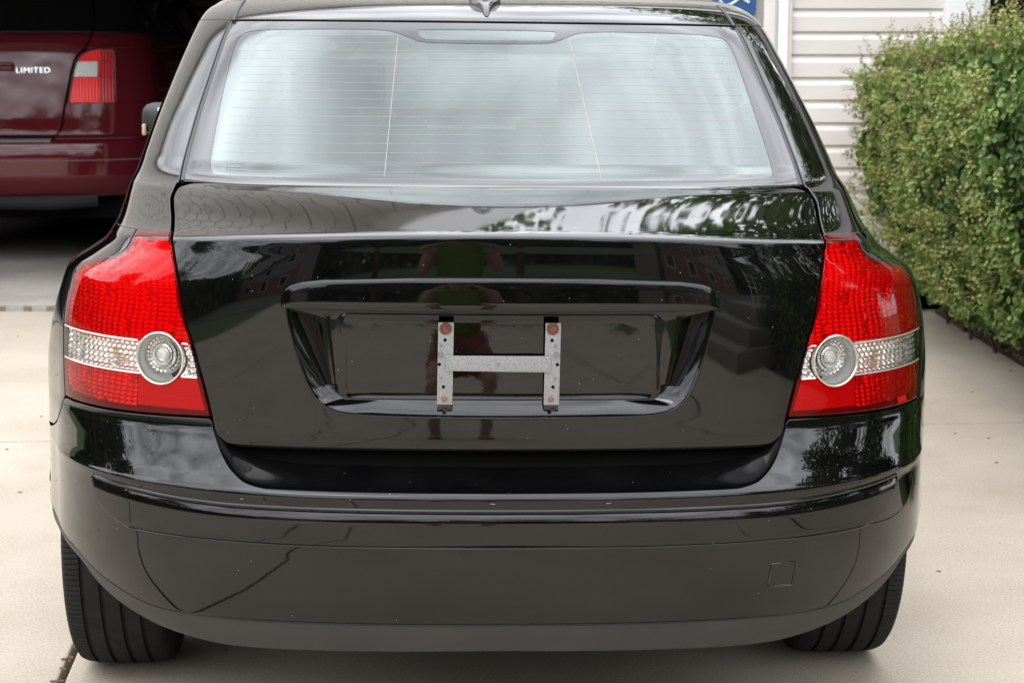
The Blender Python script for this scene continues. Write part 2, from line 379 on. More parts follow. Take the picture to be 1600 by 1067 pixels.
GWALL = mat('garage_plaster', (.10, .095, .09), .9)
def leafmat(name, stops, gloss=.45, trans=.25):
    m = mat(name, (.05, .1, .02), gloss, spec=.35); N, L, B = nodes(m); a = N.new('ShaderNodeAttribute'); a.attribute_name = 'tone'
    col = ramp(m, a.outputs['Fac'], stops); setc(m, col)
    tl = N.new('ShaderNodeBsdfTranslucent'); L.new(col, tl.inputs[0]); mxx = N.new('ShaderNodeMixShader'); mxx.inputs[0].default_value = trans
    o = N['Material Output']; L.new(B.outputs[0], mxx.inputs[1]); L.new(tl.outputs[0], mxx.inputs[2]); L.new(mxx.outputs[0], o.inputs[0]); return m
HEDGE = leafmat('hedge_leaf', [(0, (.024, .055, .012)), (.35, (.058, .110, .020)), (.6, (.105, .175, .034)), (.8, (.22, .30, .065)), (.93, (.31, .32, .09)), (1, (.30, .17, .08))])
TREEL = leafmat('tree_leaf', [(0, (.035, .065, .015)), (.5, (.075, .125, .026)), (1, (.17, .22, .05))], trans=.55)

# ============================================================ ground, drive, street
def sheet(name, x0, x1, y0, y1, z, m, kind='structure'):
    o = mk(name, [(x0, y0, z), (x1, y0, z), (x1, y1, z), (x0, y1, z)], [(0, 1, 2, 3)], m); o['kind'] = kind; return o
sheet('lawn', -250, 250, -250, 250, -.07, GRASS)
sheet('road', -120, 120, -23.0, -15.0, -.055, ASPH)
# concrete drive cast in slabs; the joints run a few degrees off the house
drive = mk('driveway', [(-7.2, -15, -.062), (2.17, -15, -.062), (2.17, 9.56, -.062), (-7.2, 9.56, -.062)], [(0, 1, 2, 3)], JOINT); drive['kind'] = 'structure'
def clip(poly, f):
    res = []
    for i in range(len(poly)):
        a, b = poly[i], poly[(i + 1) % len(poly)]; fa, fb = f(a), f(b)
        if fa >= 0: res.append(a)
        if (fa >= 0) != (fb >= 0): t = fa / (fa - fb); res.append((a[0] + (b[0] - a[0]) * t, a[1] + (b[1] - a[1]) * t))
    return res
th = R(5.5); ux = (math.cos(th), math.sin(th)); uy = (-math.sin(th), math.cos(th)); O0 = (-.965, 3.95); g = .008
def g2w(u, v): return (O0[0] + u * ux[0] + v * uy[0], O0[1] + u * ux[1] + v * uy[1])
us = [-9, -5.9, -2.95, 0, 3.05 + .35, 6.6]; vs = [-19, -12.5, -9.2, -5.9, -.9, 2.37, 6.5]
for i in range(len(us) - 1):
    for j in range(len(vs) - 1):
        p = [g2w(us[i] + g, vs[j] + g), g2w(us[i + 1] - g, vs[j] + g), g2w(us[i + 1] - g, vs[j + 1] - g), g2w(us[i] + g, vs[j + 1] - g)]
        if i == 3: p = [g2w(us[i] + g, vs[j] + g * .5), g2w(us[i + 1] + 3, vs[j] + g * .5), g2w(us[i + 1] + 3, vs[j + 1] - g * .5), g2w(us[i] + g, vs[j + 1] - g * .5)]
        if i == 4: continue
        for f in (lambda q: q[0] + 7.2, lambda q: 2.165 - q[0], lambda q: q[1] + 15, lambda q: 9.545 - q[1]): p = clip(p, f) if p else p
        if len(p) < 3: continue
        bm = bmesh.new(); vsb = [bm.verts.new((x, y, 0)) for x, y in p]; fc = bm.faces.new(vsb)
        ex = bmesh.ops.extrude_face_region(bm, geom=[fc]); 
        for e_ in ex['geom']:
            if isinstance(e_, bmesh.types.BMVert): e_.co.z = -.06
        bmesh.ops.recalc_face_normals(bm, faces=bm.faces)
        tops = [e_ for e_ in bm.edges if all(v.co.z > -.01 for v in e_.verts)]
        bmesh.ops.bevel(bm, geom=tops, offset=.006, segments=2, profile=.5, affect='EDGES')
        me = bpy.data.meshes.new('slab'); bm.to_mesh(me); bm.free(); me.materials.append(CONC); o = bpy.data.objects.new('slab', me); C.objects.link(o); o.parent = drive
# cracks wandering over the slabs: thin ragged dark ribbons laid just above the concrete
def crack(pts, w0, seed, name='crack'):
    rr = random.Random(seed); P = []
    for (x0, y0), (x1, y1) in zip(pts[:-1], pts[1:]):
        n = max(3, int(math.hypot(x1 - x0, y1 - y0) / .045))
        for k in range(n):
            t = k / n; P.append((x0 + (x1 - x0) * t + rr.gauss(0, .007), y0 + (y1 - y0) * t + rr.gauss(0, .007)))
    v = []; 
    for i, (x, y) in enumerate(P):
        a, b = P[max(0, i - 1)], P[min(len(P) - 1, i + 1)]; dx, dy = b[0] - a[0], b[1] - a[1]; l = math.hypot(dx, dy) + 1e-9
        ww = w0 * (.5 + rr.random() * 1.0) * (1.8 if rr.random() > .93 else 1); v += [(x - dy / l * ww, y + dx / l * ww, .0025), (x + dy / l * ww, y - dx / l * ww, .0025)]
    f = [(2 * i, 2 * i + 1, 2 * i + 3, 2 * i + 2) for i in range(len(P) - 1)]
    o = mk(name, v, f, CRACKM, drive); return o
crack([(-1.12, 1.95), (-1.22, 1.6), (-1.18, 1.2), (-1.0, .8), (-1.05, .2), (-1.3, -.6), (-1.25, -1.6), (-1.6, -2.4)], .006, 3)
crack([(1.62, 1.95), (1.66, 1.3), (1.60, .6), (1.7, -.4)], .0025, 5)
# stray twigs and leaf bits on the concrete
m = MB(); rr = random.Random(4)
for k in range(130):
    x = rr.uniform(-3.2, 2.1); y = rr.uniform(3.6, 9.4); a_ = rr.uniform(0, 3.1); s_ = rr.uniform(.003, .009)
    m.box((x, y, .002), (s_ * rr.uniform(1, 2.5), s_, .002), Matrix.Rotation(a_, 3, 'Z'))
for k in range(40):
    v_ = rr.uniform(-.4, .9); p = g2w(rr.uniform(-.008, .008), v_); m.box((p[0], p[1], .003), (rr.uniform(.006, .03), .004, .003), Matrix.Rotation(rr.uniform(0, 3), 3, 'Z'))
o = m.build('leaf_litter', mat('dry_leaf', (.16, .09, .045), .9), None); o['kind'] = 'stuff'
m = MB(); m.tube([(-2.30, 7.52, .01), (-2.26, 7.53, .014), (-2.22, 7.52, .008)], [.006, .018, .004], 6); tag(m.build('fallen_leaf', mat('tan_leaf', (.25, .17, .09), .9)), 'small curled brown leaf lying alone on the concrete left of the sedan', 'leaf')
# mulch bed beside the drive
o = mk('mulch_bed', [(2.17, 5.0, -.01), (5.5, 5.0, -.01), (5.5, 9.58, -.01), (2.17, 9.58, -.01)], [(0, 1, 2, 3)], SOIL)
bm = bmesh.new(); bm.from_mesh(o.data); bmesh.ops.subdivide_edges(bm, edges=bm.edges, cuts=60, use_grid_fill=True)
for v in bm.verts:
    if v.co.x > 2.2: v.co.z += .03 * noise.noise(Vector(v.co) * 6) + .025
bm.to_mesh(o.data); bm.free(); o['kind'] = 'structure'
m = MB()
for k in range(420):
    x = 2.14 + abs(rr.gauss(0, .25)); y = rr.uniform(6.8, 9.5); m.box((x, y, .02 + rr.random() * .02), (rr.uniform(.02, .07), rr.uniform(.006, .014), .006), Matrix.Rotation(rr.uniform(0, 3.1), 3, 'Z') @ Matrix.Rotation(rr.uniform(-.4, .4), 3, 'Y'))
o = m.build('mulch_chips', mat('bark_chip', (.13, .085, .055), .9)); o['kind'] = 'stuff'

# ============================================================ the house with its garage
WYP = 9.62
house = thing('house', 'house front in beige vinyl siding with open garage and white trimmed window behind the hedge', 'house', (0, WYP, 0))
lap = .1143; zb0 = .0457
GX0, GX1, GZ = -5.7, -.75, 2.15
def board(x0, x1, z0, name='siding_board', hh=lap):
    pr = [(.0, 0), (-.0125, .001), (-.0135, .004), (-.013, .074), (-.0115, .079), (-.0045, .093), (-.0025, .1), (-.0025, hh + .004), (0, hh + .004)]
    v = [(x, y, z0 + z) for x in (x0, x1) for y, z in pr]; n = len(pr)
    f = [(i, i + 1, n + i + 1, n + i) for i in range(n - 1)] + [tuple(range(n))[::-1], tuple(range(n, 2 * n))]
    return mk(name, v, f, VINYL, house)
for k in range(2, 23):
    z0 = zb0 + (k - 1) * lap
    if z0 > 2.5: break
    jx = [1.95, 1.7, 2.05][k % 3]
    board(1.414, 2.182, z0)
    if z0 < GZ + .02:
        board(-.63, .44, z0)
    else:
        board(-8, -3.1 + (k % 3) * .4, z0); board(-3.1 + (k % 3) * .4 + .002, .9, z0); board(.902, 1.412, z0)
    if z0 < .80 or z0 > 2.28: board(2.184, 5.2, z0); board(5.202, 9, z0)
    else: board(4.2, 9, z0)
    if z0 < GZ: board(-8, GX0 - .13, z0)
# sheathing behind (walls have thickness)
m = MB()
m.box((.27, .10, 1.3), (2.0, .18, 2.6)); m.box((1.85, .10, 1.3), (.9, .18, 2.6)); m.box((6.4, .10, 1.3), (5.0, .18, 2.6)); m.box((3.2, .10, .42), (1.8, .18, .84)); m.box((3.2, .10, 2.45), (1.8, .18, .36))
m.box((-7.2, .10, 1.3), (3.0, .18, 2.6)); m.box((-3.2, .10, 2.42), (5.3, .18, .42)); m.build('wall', TRIMB, house)
m = MB(); m.box((4.0, .02, .045), (5.2, .05, .09)); m.box((1.6, .02, .045), (1.5, .05, .09)); m.build('foundation', CONCG, house)
# garage opening trim, entry door, trims
def boxo(name, c, d, mt, par=None, bev=.003, smooth=False): m = MB(); m.box(c, d); return m.build(name, mt, par, bevel=bev)
boxo('garage_trim', (GX1 + .06, -.012, 1.1), (.12, .06, 2.2), TRIMW, house); boxo('garage_trim', (GX0 - .06, -.012, 1.1), (.12, .06, 2.2), TRIMW, house); boxo('garage_trim', (-3.225, -.013, 2.22), (5.2, .062, .13), TRIMW, house)
dr = boxo('entry_door', (.86, -.02, 1.06), (.815, .045, 2.06), DOORM, house, .004)
for zc, hh in ((.45, .62), (1.08, .45), (1.93, .22)):
    for xx in (.66, 1.0): boxo('door_panel', (xx - .0, -.0445, zc), (.27, .008, hh), DOORM, dr, .003)
boxo('door_trim', (1.297, -.022, 1.1), (.058, .06, 2.2), TRIMB, house); boxo('door_trim', (1.3345, -.012, 1.1), (.0145, .05, 2.2), mat('pale_grey_trim', (.52, .52, .54), .4), house)
boxo('door_trim', (1.366, -.026, 1.1), (.046, .07, 2.2), TRIMW, house); boxo('corner_channel', (1.4015, -.018, 1.3), (.023, .05, 2.6), TRIMB, house); boxo('door_trim', (.445, -.022, 1.1), (.03, .06, 2.2), TRIMW, house)
# round-cornered blue sign with a white looped line
SIGNB = mat('sign_blue', (.012, .07, .20), .5); SIGNW = mat('sign_white', (.62, .68, .75), .4)
sg = thing('wall_sign', 'small blue rounded sign with a white looped line, on the grey door', 'sign', (1.118, WYP - .052, 1.606))
P2 = rr2 = []
for cx, cz, a0 in ((.085, .085, 0), (-.085, .085, 90), (-.085, -.085, 180), (.085, -.085, 270)):
    for k in range(7): a_ = R(a0 + 15 * k); P2.append((cx + .024 * math.cos(a_), cz + .024 * math.sin(a_)))
n = len(P2); mk('sign_plate', [(x, y, z) for y in (-.003, .003) for x, z in P2], [tuple(range(n))[::-1], tuple(range(n, 2 * n))] + [(i, (i + 1) % n, n + (i + 1) % n, n + i) for i in range(n)], SIGNB, sg)
m = MB(); m.tube([(x * 1.0, -.005, z) for x, z in ((-.075, -.03), (-.05, -.062), (-.01, -.05), (.03, -.02), (.055, .008), (.064, .036), (.05, .055), (.024, .05), (.012, .028), (.022, 0), (.05, -.03), (.075, -.045))], .007, 6); m.build('sign_mark', SIGNW, sg)
# window behind the hedge
wf = boxo('window', (2.277, -.028, 1.55), (.194, .066, 1.5), TRIMW, house)
for c, d in (((3.2, -.028, 2.3), (1.65, .066, .12)), ((3.2, -.028, .86), (1.65, .08, .10)), ((4.1, -.028, 1.55), (.15, .066, 1.4)), ((2.394, .0, 1.55), (.035, .05, 1.4))): boxo('window_frame', c, d, TRIMW, wf)
boxo('window_pane', (3.2, .03, 1.55), (1.62, .01, 1.4), DARKP, wf, 0)
# gable with scalloped shingles over the garage
PK, PZ, EX = -3.2, 5.5, 4.9
def gz(x): return 2.72 + (PZ - 2.72) * max(0, 1 - abs(x - PK) / EX)
mk('gable_wall', [(PK - EX, .02, 2.6), (PK + EX, .02, 2.6), (PK + EX, .02, 2.74), (PK, .02, PZ), (PK - EX, .02, 2.74)], [(0, 1, 2, 3, 4)], SHAKE, house)
m = MB(); sw, sh = .21, .17; rowi = 0; z = 2.66
while z < PZ:
    x = PK - EX + (sw / 2 if rowi % 2 else 0)
    while x < PK + EX:
        if gz(x + sw / 2) > z + .06 and gz(x + sw / 2) > z:
            v = []; 
            for k in range(9): a_ = math.pi + math.pi * k / 8; v.append((x + sw / 2 + (sw / 2 - .004) * math.cos(a_), -.016, z + sw * .42 + sw * .42 * math.sin(a_)))
            v += [(x + sw - .004, -.002, z + sh + .09), (x + .004, -.002, z + sh + .09)]
            b_ = [(p[0], p[1] + .014, p[2]) for p in v]; n = len(v)
            m.add(v + b_, [tuple(range(n))] + [(i, (i + 1) % n, n + (i + 1) % n, n + i) for i in range(n)])
        x += sw
    z += sh; rowi += 1
o = m.build('scalloped_shingles', SHAKE, house, fix=False); o['kind'] = 'stuff'
m = MB()
for s_ in (-1, 1):
    v = [(PK, -.22, PZ + .02), (PK + s_ * (EX + .5), -.22, 2.45), (PK + s_ * (EX + .5), 7, 2.45), (PK, 7, PZ + .02)]; v2 = [(a, b, c + .16) for a, b, c in v]
    m.add(v + v2, [(0, 1, 2, 3), (7, 6, 5, 4), (0, 4, 5, 1), (1, 5, 6, 2), (2, 6, 7, 3)])
m.add([(PK + EX + .4, -.5, 2.6), (9.4, -.5, 2.6), (9.4, 5, 5.4), (PK + EX + .4, 5, 5.4)], [(0, 1, 2, 3)]); m.add([(PK + EX + .4, -.5, 2.5), (9.4, -.5, 2.5), (9.4, -.5, 2.62), (PK + EX + .4, -.5, 2.62)], [(0, 1, 2, 3)])
m.build('roof', ROOFM, house, fix=True)
m = MB()
for s_ in (-1, 1): m.add([(PK, -.23, PZ - .02), (PK + s_ * (EX + .5), -.23, 2.41), (PK + s_ * (EX + .5), -.23, 2.63), (PK, -.23, PZ + .2)], [(0, 1, 2, 3)])
m.add([(PK, -.22, PZ), (PK + EX + .5, -.22, 2.43), (PK + EX + .5, 0, 2.43), (PK, 0, PZ)], [(0, 1, 2, 3)]); m.add([(PK, -.22, PZ), (PK - EX - .5, -.22, 2.43), (PK - EX - .5, 0, 2.43), (PK, 0, PZ)], [(0, 1, 2, 3)])
m.build('fascia', TRIMW, house, fix=False)
# garage interior
gf = mk('garage_floor', [(GX0 - .6, WYP - .06, -.005), (GX1 + .6, WYP - .06, -.005), (GX1 + .6, WYP + 7, -.005), (GX0 - .6, WYP + 7, -.005), (GX0 - .6, WYP - .06, .028), (GX1 + .01, WYP - .06, .028), (GX1 + .6, WYP + 7, .028), (GX0 - .6, WYP + 7, .028)],
        [(4, 5, 6, 7), (0, 1, 5, 4)], CONCG); gf['kind'] = 'structure'
m = MB(); rr = random.Random(9); xx = GX0
while xx < GX1: m.box((xx, WYP - .062, .012), (rr.uniform(.02, .12), rr.uniform(.006, .02), .026)); xx += rr.uniform(.03, .14)
o = m.build('threshold_debris', mat('tan_debris', (.19, .14, .085), .95)); o['kind'] = 'stuff'
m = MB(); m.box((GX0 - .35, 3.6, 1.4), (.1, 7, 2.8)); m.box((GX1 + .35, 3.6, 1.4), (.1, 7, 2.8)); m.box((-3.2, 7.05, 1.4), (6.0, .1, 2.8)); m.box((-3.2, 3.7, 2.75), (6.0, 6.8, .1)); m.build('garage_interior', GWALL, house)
# shelf and clutter at the back of the garage
sh_ = thing('garage_shelf', 'grey metal shelf with boxes in the dark at the back of the garage', 'shelf', (-1.9, WYP + 6.5, .03))
for z in (.5, 1.05, 1.62, 2.15): boxo('shelf_board', (0, 0, z), (2.6, .45, .04), mat('shelf_grey' + str(z), (.25, .25, .24), .6), sh_)
for x in (-1.28, 1.28):
    for y in (-.2, .2): boxo('shelf_post', (x, y, 1.1), (.04, .04, 2.2), ZINCD, sh_)
for k, (x, z, wd, hh, cl) in enumerate(((-.9, .52, .4, .3, (.2, .13, .08)), (-.3, .52, .5, .38, (.15, .15, .16)), (.5, .52, .45, .3, (.1, .12, .2)), (-.8, 1.07, .5, .34, (.12, .08, .06)), (.1, 1.07, .4, .3, (.2, .19, .17)), (.8, 1.07, .45, .36, (.08, .09, .1)), (-.5, 1.64, .6, .3, (.22, .2, .17)), (.5, 1.64, .6, .26, (.1, .14, .1)))):
    tag(boxo('storage_box', (-1.9 + x, WYP + 6.45, .055 + z + hh / 2), (wd, .34, hh), mat('box_colour' + str(k), cl, .8), None, .01), ['brown carton lowest left on the garage shelf', 'grey bin beside the brown carton on the lowest shelf', 'dull blue box at the right of the lowest shelf', 'dark brown box left on the middle shelf', 'pale box in the middle of the middle shelf', 'black box at the right of the middle shelf', 'wide beige box on the upper shelf left', 'green box on the upper shelf right'][k], 'box')
boxo('header_beam', (-3.2, .9, 2.3), (5.6, .2, .16), GWALL, house, 0)

# ============================================================ hedge and trees
def leaves(name, P, Nn, size, tone, m, parent=None, kind=None):
    """one six-cornered folded leaf per point"""
    n = len(P); Nn = nrm(Nn + rng.normal(0, .55, (n, 3))); t = nrm(np.cross(Nn, rng.normal(0, 1, (n, 3)))); b = np.cross(Nn, t)
    s = size[:, None]; fold = (rng.uniform(.05, .3, n) * size)[:, None]
    shp = [(-.5, 0, 0), (-.18, .34, 1), (.22, .30, 1), (.55, 0, 0), (.22, -.30, 1), (-.18, -.34, 1)]
    V = np.stack([P + t * a * s + b * c * s * 1.15 + Nn * (fold * k) for a, c, k in shp], 1).reshape(-1, 3)
    base = np.arange(n)[:, None] * 6; F_ = np.concatenate([base + [0, 3, 2, 1], base + [0, 5, 4, 3]], 0)
    me = bpy.data.meshes.new(name); me.vertices.add(len(V)); me.vertices.foreach_set('co', V.reshape(-1)); me.loops.add(F_.size); me.loops.foreach_set('vertex_index', F_.reshape(-1).astype(np.int32))
    me.polygons.add(len(F_)); me.polygons.foreach_set('loop_start', np.arange(0, F_.size, 4, dtype=np.int32)); me.update(calc_edges=True)
    at = me.attributes.new('tone', 'FLOAT', 'POINT'); at.data.foreach_set('value', np.repeat(tone, 6).astype(np.float32)); me.materials.append(m); me.validate()
    o = bpy.data.objects.new(name, me); C.objects.link(o)
    if parent: o.parent = parent
    if kind: o['kind'] = kind
    return o
def noisev(P, s, seed=0): return np.array([noise.noise(Vector((p[0] * s + seed, p[1] * s, p[2] * s))) for p in P])
hedge = thing('hedge', 'dense green clipped hedge with pale new shoots beside the drive', 'hedge', (2.9, 8.0, 0))
def hedge_pts(n, depth):
    y = rng.uniform(4.9, 9.42, n); z = rng.uniform(.10, 1, n); top = 1.295 + .050 * (9.2 - y); kind_ = rng.random(n)
    P = np.zeros((n, 3)); Nn = np.zeros((n, 3))
    side = kind_ < .68
    zz = z * top
    xf = 2.13 - .41 * np.clip((zz - .03) / .75, 0, 1) ** .7
    cr_ = np.clip((zz - (top - .28)) / .28, 0, 1); xf = xf + .22 * cr_ ** 2.4
    yb = np.clip((y - 9.15) / .27, 0, 1); xf = xf + .16 * yb ** 2
    P[side] = np.stack([xf, y, zz], 1)[side]; Nn[side] = (-1, -.25, .25)
    tp = ~side; xt = rng.uniform(1.9, 3.5, n); P[tp] = np.stack([xt, y, top - .05 * rng.random(n)], 1)[tp]; Nn[tp] = (-.1, -.3, 1)
    d = rng.random(n) ** 1.6 * depth; P[side, 0] += d[side]; P[tp, 2] -= d[tp]
    return P, Nn, d, side
P, Nn, d, side = hedge_pts(84000, .22)
cl = noisev(P, 5.5); P[:, 0] -= np.where(side, cl * .12, 0); P[:, 2] += np.where(side, cl * .02, cl * .07)
gap = noisev(P, 8, 5); keep = (gap > -.26) | (rng.random(len(P)) < .35); lowcut = (P[:, 2] > .05 + .08 * (noisev(P, 4, 9) + .5)); keep &= lowcut
P, Nn, d, side, cl = P[keep], Nn[keep], d[keep], side[keep], cl[keep]
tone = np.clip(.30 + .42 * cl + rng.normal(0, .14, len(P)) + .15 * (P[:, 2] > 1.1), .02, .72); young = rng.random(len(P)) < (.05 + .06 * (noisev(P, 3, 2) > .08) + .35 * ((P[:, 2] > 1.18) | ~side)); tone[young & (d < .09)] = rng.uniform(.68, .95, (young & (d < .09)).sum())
size = rng.uniform(.019, .038, len(P)); size[tone > .68] *= .70; size[rng.random(len(P)) < .10] *= 1.45
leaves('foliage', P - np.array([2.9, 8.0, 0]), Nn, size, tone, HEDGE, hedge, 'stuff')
n_ = 16000; e_ = rng.random(n_) < .45                                # far side and near end of the hedge
P = np.where(e_[:, None], np.stack([rng.uniform(1.85, 3.7, n_), 4.85 + rng.random(n_) * .25, rng.uniform(.06, 1.5, n_)], 1), np.stack([3.7 - rng.random(n_) * .2, rng.uniform(4.9, 9.4, n_), rng.uniform(.06, 1.45, n_)], 1))
leaves('foliage', P - np.array([2.9, 8.0, 0]), np.where(e_[:, None], [[0, -1, .3]], [[1, 0, .3]]), rng.uniform(.03, .05, n_), np.clip(.35 + .4 * noisev(P, 5) + rng.normal(0, .12, n_), 0, .75), HEDGE, hedge, 'stuff')
# shoots sticking out of the top and the side
SP_, SN, ST, SS = [], [], [], []; stems = MB()
for k in range(1100):
    y = rng.uniform(6.6, 9.35)
    if k % 4: x = rng.uniform(1.72, 2.9); z = 1.295 + .050 * (9.2 - y) - .05; dv_ = np.array([rng.normal(0, .3), rng.normal(0, .3), 1.]); ln = abs(rng.normal(.06, .06)) + .03; ln = min(ln, .26)
    else: z = rng.uniform(.35, 1.25); x = 1.70; dv_ = np.array([-1., rng.normal(0, .5), rng.normal(.4, .4)]); ln = rng.uniform(.05, .12)
    dv_ /= np.linalg.norm(dv_); p0 = np.array([x, y, z]); 
    stems.tube([p0 - dv_ * .04, p0 + dv_ * ln * .5, p0 + dv_ * ln + np.array([rng.normal(0, .006), 0, 0])], [.0016, .0013, .0008], 4, cap=False)
    nn2 = int(3 + ln / .022)
    for j in range(nn2):
        t_ = (j + .5) / nn2
        for s_ in (-1, 1):
            sd_ = np.cross(dv_, [math.cos(j * 2.2), math.sin(j * 2.2), .2]); sd_ /= np.linalg.norm(sd_) + 1e-9
            SP_.append(p0 + dv_ * ln * t_ + sd_ * s_ * .011); SN.append(dv_ * .8 + sd_ * .3); ST.append(np.clip(.74 + .2 * t_ + rng.normal(0, .06), .5, 1)); SS.append(rng.uniform(.012, .020) * (1.2 - .5 * t_))
for k in range(850):                                                # sprigs of pale young leaves lying over the face
    y = rng.uniform(6.3, 9.15); z = rng.uniform(.18, 1.22) ; 
    if noise.noise(Vector((y * 2.3, z * 3.1, 4.2))) < rng.uniform(-.35, .25): continue
    x = 2.13 - .41 * min(1, max(0, (z - .03) / .75)) ** .7 - rng.uniform(-.01, .05); dv_ = np.array([-.3, rng.normal(-.4, .6), rng.normal(.1, .7)]); dv_ /= np.linalg.norm(dv_); p0 = np.array([x, y, z]); ln = rng.uniform(.04, .11); nn2 = int(2 + ln / .017)
    stems.tube([p0 - dv_ * .03, p0 + dv_ * ln], [.0014, .0008], 4, cap=False)
    for j in range(nn2):
        t_ = (j + .5) / nn2
        for s_ in (-1, 1):
            sd_ = np.cross(dv_, [math.cos(j * 1.7 + k), math.sin(j * 1.7 + k), .2]); sd_ /= np.linalg.norm(sd_) + 1e-9
            SP_.append(p0 + dv_ * ln * t_ + sd_ * s_ * .013); SN.append(np.array([-.8, -.4, .5]) + sd_ * .4); ST.append(np.clip(.66 + .16 * t_ + rng.normal(0, .06), .4, .95)); SS.append(rng.uniform(.015, .026) * (1.15 - .4 * t_))
off_ = np.array([2.9, 8.0, 0]); leaves('young_leaves', np.array(SP_) - off_, np.array(SN), np.array(SS), np.array(ST), HEDGE, hedge, 'stuff')
stems.v = [tuple(np.array(v) - off_) for v in stems.v]; stems.build('shoots', mat('reddish_stem', (.16, .09, .05), .8), hedge, fix=False, kind='stuff')
m = MB()
for k in range(90):
    y = rng.uniform(6.5, 9.3); x = rng.uniform(2.1, 2.8); m.tube([(x - 2.9, y - 8, 0), (x - 2.9 + rng.normal(-.08, .08), y - 8 + rng.normal(0, .08), .35), (x - 2.9 + rng.normal(-.2, .1), y - 8 + rng.normal(0, .15), 1.0)], [.009, .006, .003], 5, cap=False)
m.build('branch', BARK, hedge, fix=False, kind='stuff')
for k in range(3): pass
m = MB(); m.box((.20, -.75, .66), (1.0, 4.2, 1.05)); m.build('inner_shade', mat('hedge_shade', (.012, .016, .008), 1), hedge)  # near-black box standing in for the shade deep inside the hedge
# the larger single leaves that can be told apart on the face towards the drive
lm = []
for k in range(5):
    shp = [(-.5, 0, 0), (-.3, .25, .05), (0, .42, .1), (.3, .28, .06), (.58, 0, -.05), (.3, -.28, .06), (0, -.42, .1), (-.3, -.25, .05), (0, 0, 0)]
    v = [(a * 1.0, b * (.9 + .05 * k), c + .02 * math.sin(k + a * 5)) for a, b, c in shp]; me = bpy.data.meshes.new('leaf'); me.from_pydata(v, [], [(8, i, (i + 1) % 8) for i in range(8)])
    at = me.attributes.new('tone', 'FLOAT', 'POINT'); at.data.foreach_set('value', np.full(9, (.22, .32, .42, .55, .74)[k], np.float32)); me.materials.append(HEDGE); me.polygons.foreach_set('use_smooth', [True] * 8); lm.append(me)
for k in range(300):
    y = rng.uniform(6.9, 9.2); zt = rng.uniform(.25, 1.22); x = 2.13 - .41 * min(1, max(0, (zt - .03) / .75)) ** .7 - rng.uniform(.0, .06)
    o = bpy.data.objects.new('leaf', lm[int(rng.choice(5, p=[.28, .27, .2, .1, .15]))]); C.objects.link(o); o.parent = hedge; o.location = (x - 2.9, y - 8, zt)
    s_ = rng.uniform(.026, .040); o.scale = (s_, s_, s_); o.rotation_euler = Vector((-1 + rng.normal(0, .3), -.6 + rng.normal(0, .4), .5 + rng.normal(0, .4))).to_track_quat('Z', 'X').to_euler(); o.rotation_euler.z += rng.uniform(-2, 2)

def tree(x, y, h, cr_, trunk_h, label, seed, n=5200, group=None, lean=0):
    r2 = np.random.default_rng(seed); t = thing('tree', label, 'tree', (x, y, -.06), group=group)
    m = MB(); m.tube([(0, 0, 0), (.03, .02, trunk_h * .5), (lean * .3, 0, trunk_h), (lean * .6, .1, h * .7)], [.20, .16, .13, .05], 10)
    ctr = []
    for k in range(13):
        a_ = r2.uniform(0, 6.28); z = r2.uniform(trunk_h * .95, h * .85); rr_ = cr_ * r2.uniform(.35, .85) * (1 - .45 * (z - trunk_h) / (h - trunk_h)); e_ = (lean * .5 + rr_ * math.cos(a_), rr_ * math.sin(a_), z + .4)
        m.tube([(lean * .3, 0, z * .62), (e_[0] * .5, e_[1] * .5, z * .85), e_], [.07, .045, .015], 6); ctr.append(e_)
    m.build('trunk', BARK, t, smooth=True, fix=False)
    ctr = np.array(ctr + [(lean * .6, 0, h * .85)]); idx = r2.integers(0, len(ctr), n); u = nrm(r2.normal(0, 1, (n, 3))) * (r2.random((n, 1)) ** .4)
    P = ctr[idx] + u * np.array([cr_ * .42, cr_ * .42, h * .14]); nzv = noisev(P, 1.4, seed); k_ = nzv > -.34; P = P[k_]; u = u[k_]; nzv = nzv[k_]
    leaves('crown', P, u + np.array([0, 0, .4]), r2.uniform(.10, .20, len(P)), np.clip(.45 + .6 * nzv + r2.normal(0, .15, len(P)), 0, 1), TREEL, t); return t
# second hedge and treeline, met only as mirror images in the paint
h2 = thing('hedge', 'long loose hedge along the far right edge of the wide drive', 'hedge', (5.1, 1.5, 0)); P = np.stack([rng.uniform(-.6, .6, 16000), rng.uniform(-3.5, 2.6, 16000), rng.random(16000) ** .8 * 1.7], 1)
leaves('foliage', P, rng.normal(0, 1, P.shape) + [-1, 0, .3], rng.uniform(.05, .09, 16000), np.clip(.4 + .5 * noisev(P, 2, 4) + rng.normal(0, .15, 16000), 0, .9), HEDGE, h2, 'stuff')
n_ = 30000; P = np.stack([rng.uniform(-75, 75, n_), rng.uniform(-56, -49, n_), rng.random(n_) ** .9], 1); P[:, 2] *= 8.5 + 3.5 * noisev(P * [.09, 0, 0], 1, 3) + 1.2 * noisev(P * [.5, 0, 0], 1, 6)
leaves('treeline', P, rng.normal(0, 1, P.shape) + [0, 1.2, .3], rng.uniform(.7, 1.2, n_), np.clip(.35 + .4 * noisev(P, .3, 4) + rng.normal(0, .12, n_), 0, .9), TREEL, None, 'stuff')
n_ = 14000; P = np.stack([rng.uniform(-27, -22, n_), rng.uniform(-34, 24, n_), rng.random(n_) ** .9], 1); P[:, 2] *= 6.5 + 2.5 * noisev(P * [0, .12, 0], 1, 3) + 1.2 * noisev(P * [0, .6, 0], 1, 6)
leaves('treeline', P, rng.normal(0, 1, P.shape) + [1.2, 0, .3], rng.uniform(.5, .9, n_), np.clip(.35 + .4 * noisev(P, .3, 4) + rng.normal(0, .12, n_), 0, .9), TREEL, None, 'stuff')
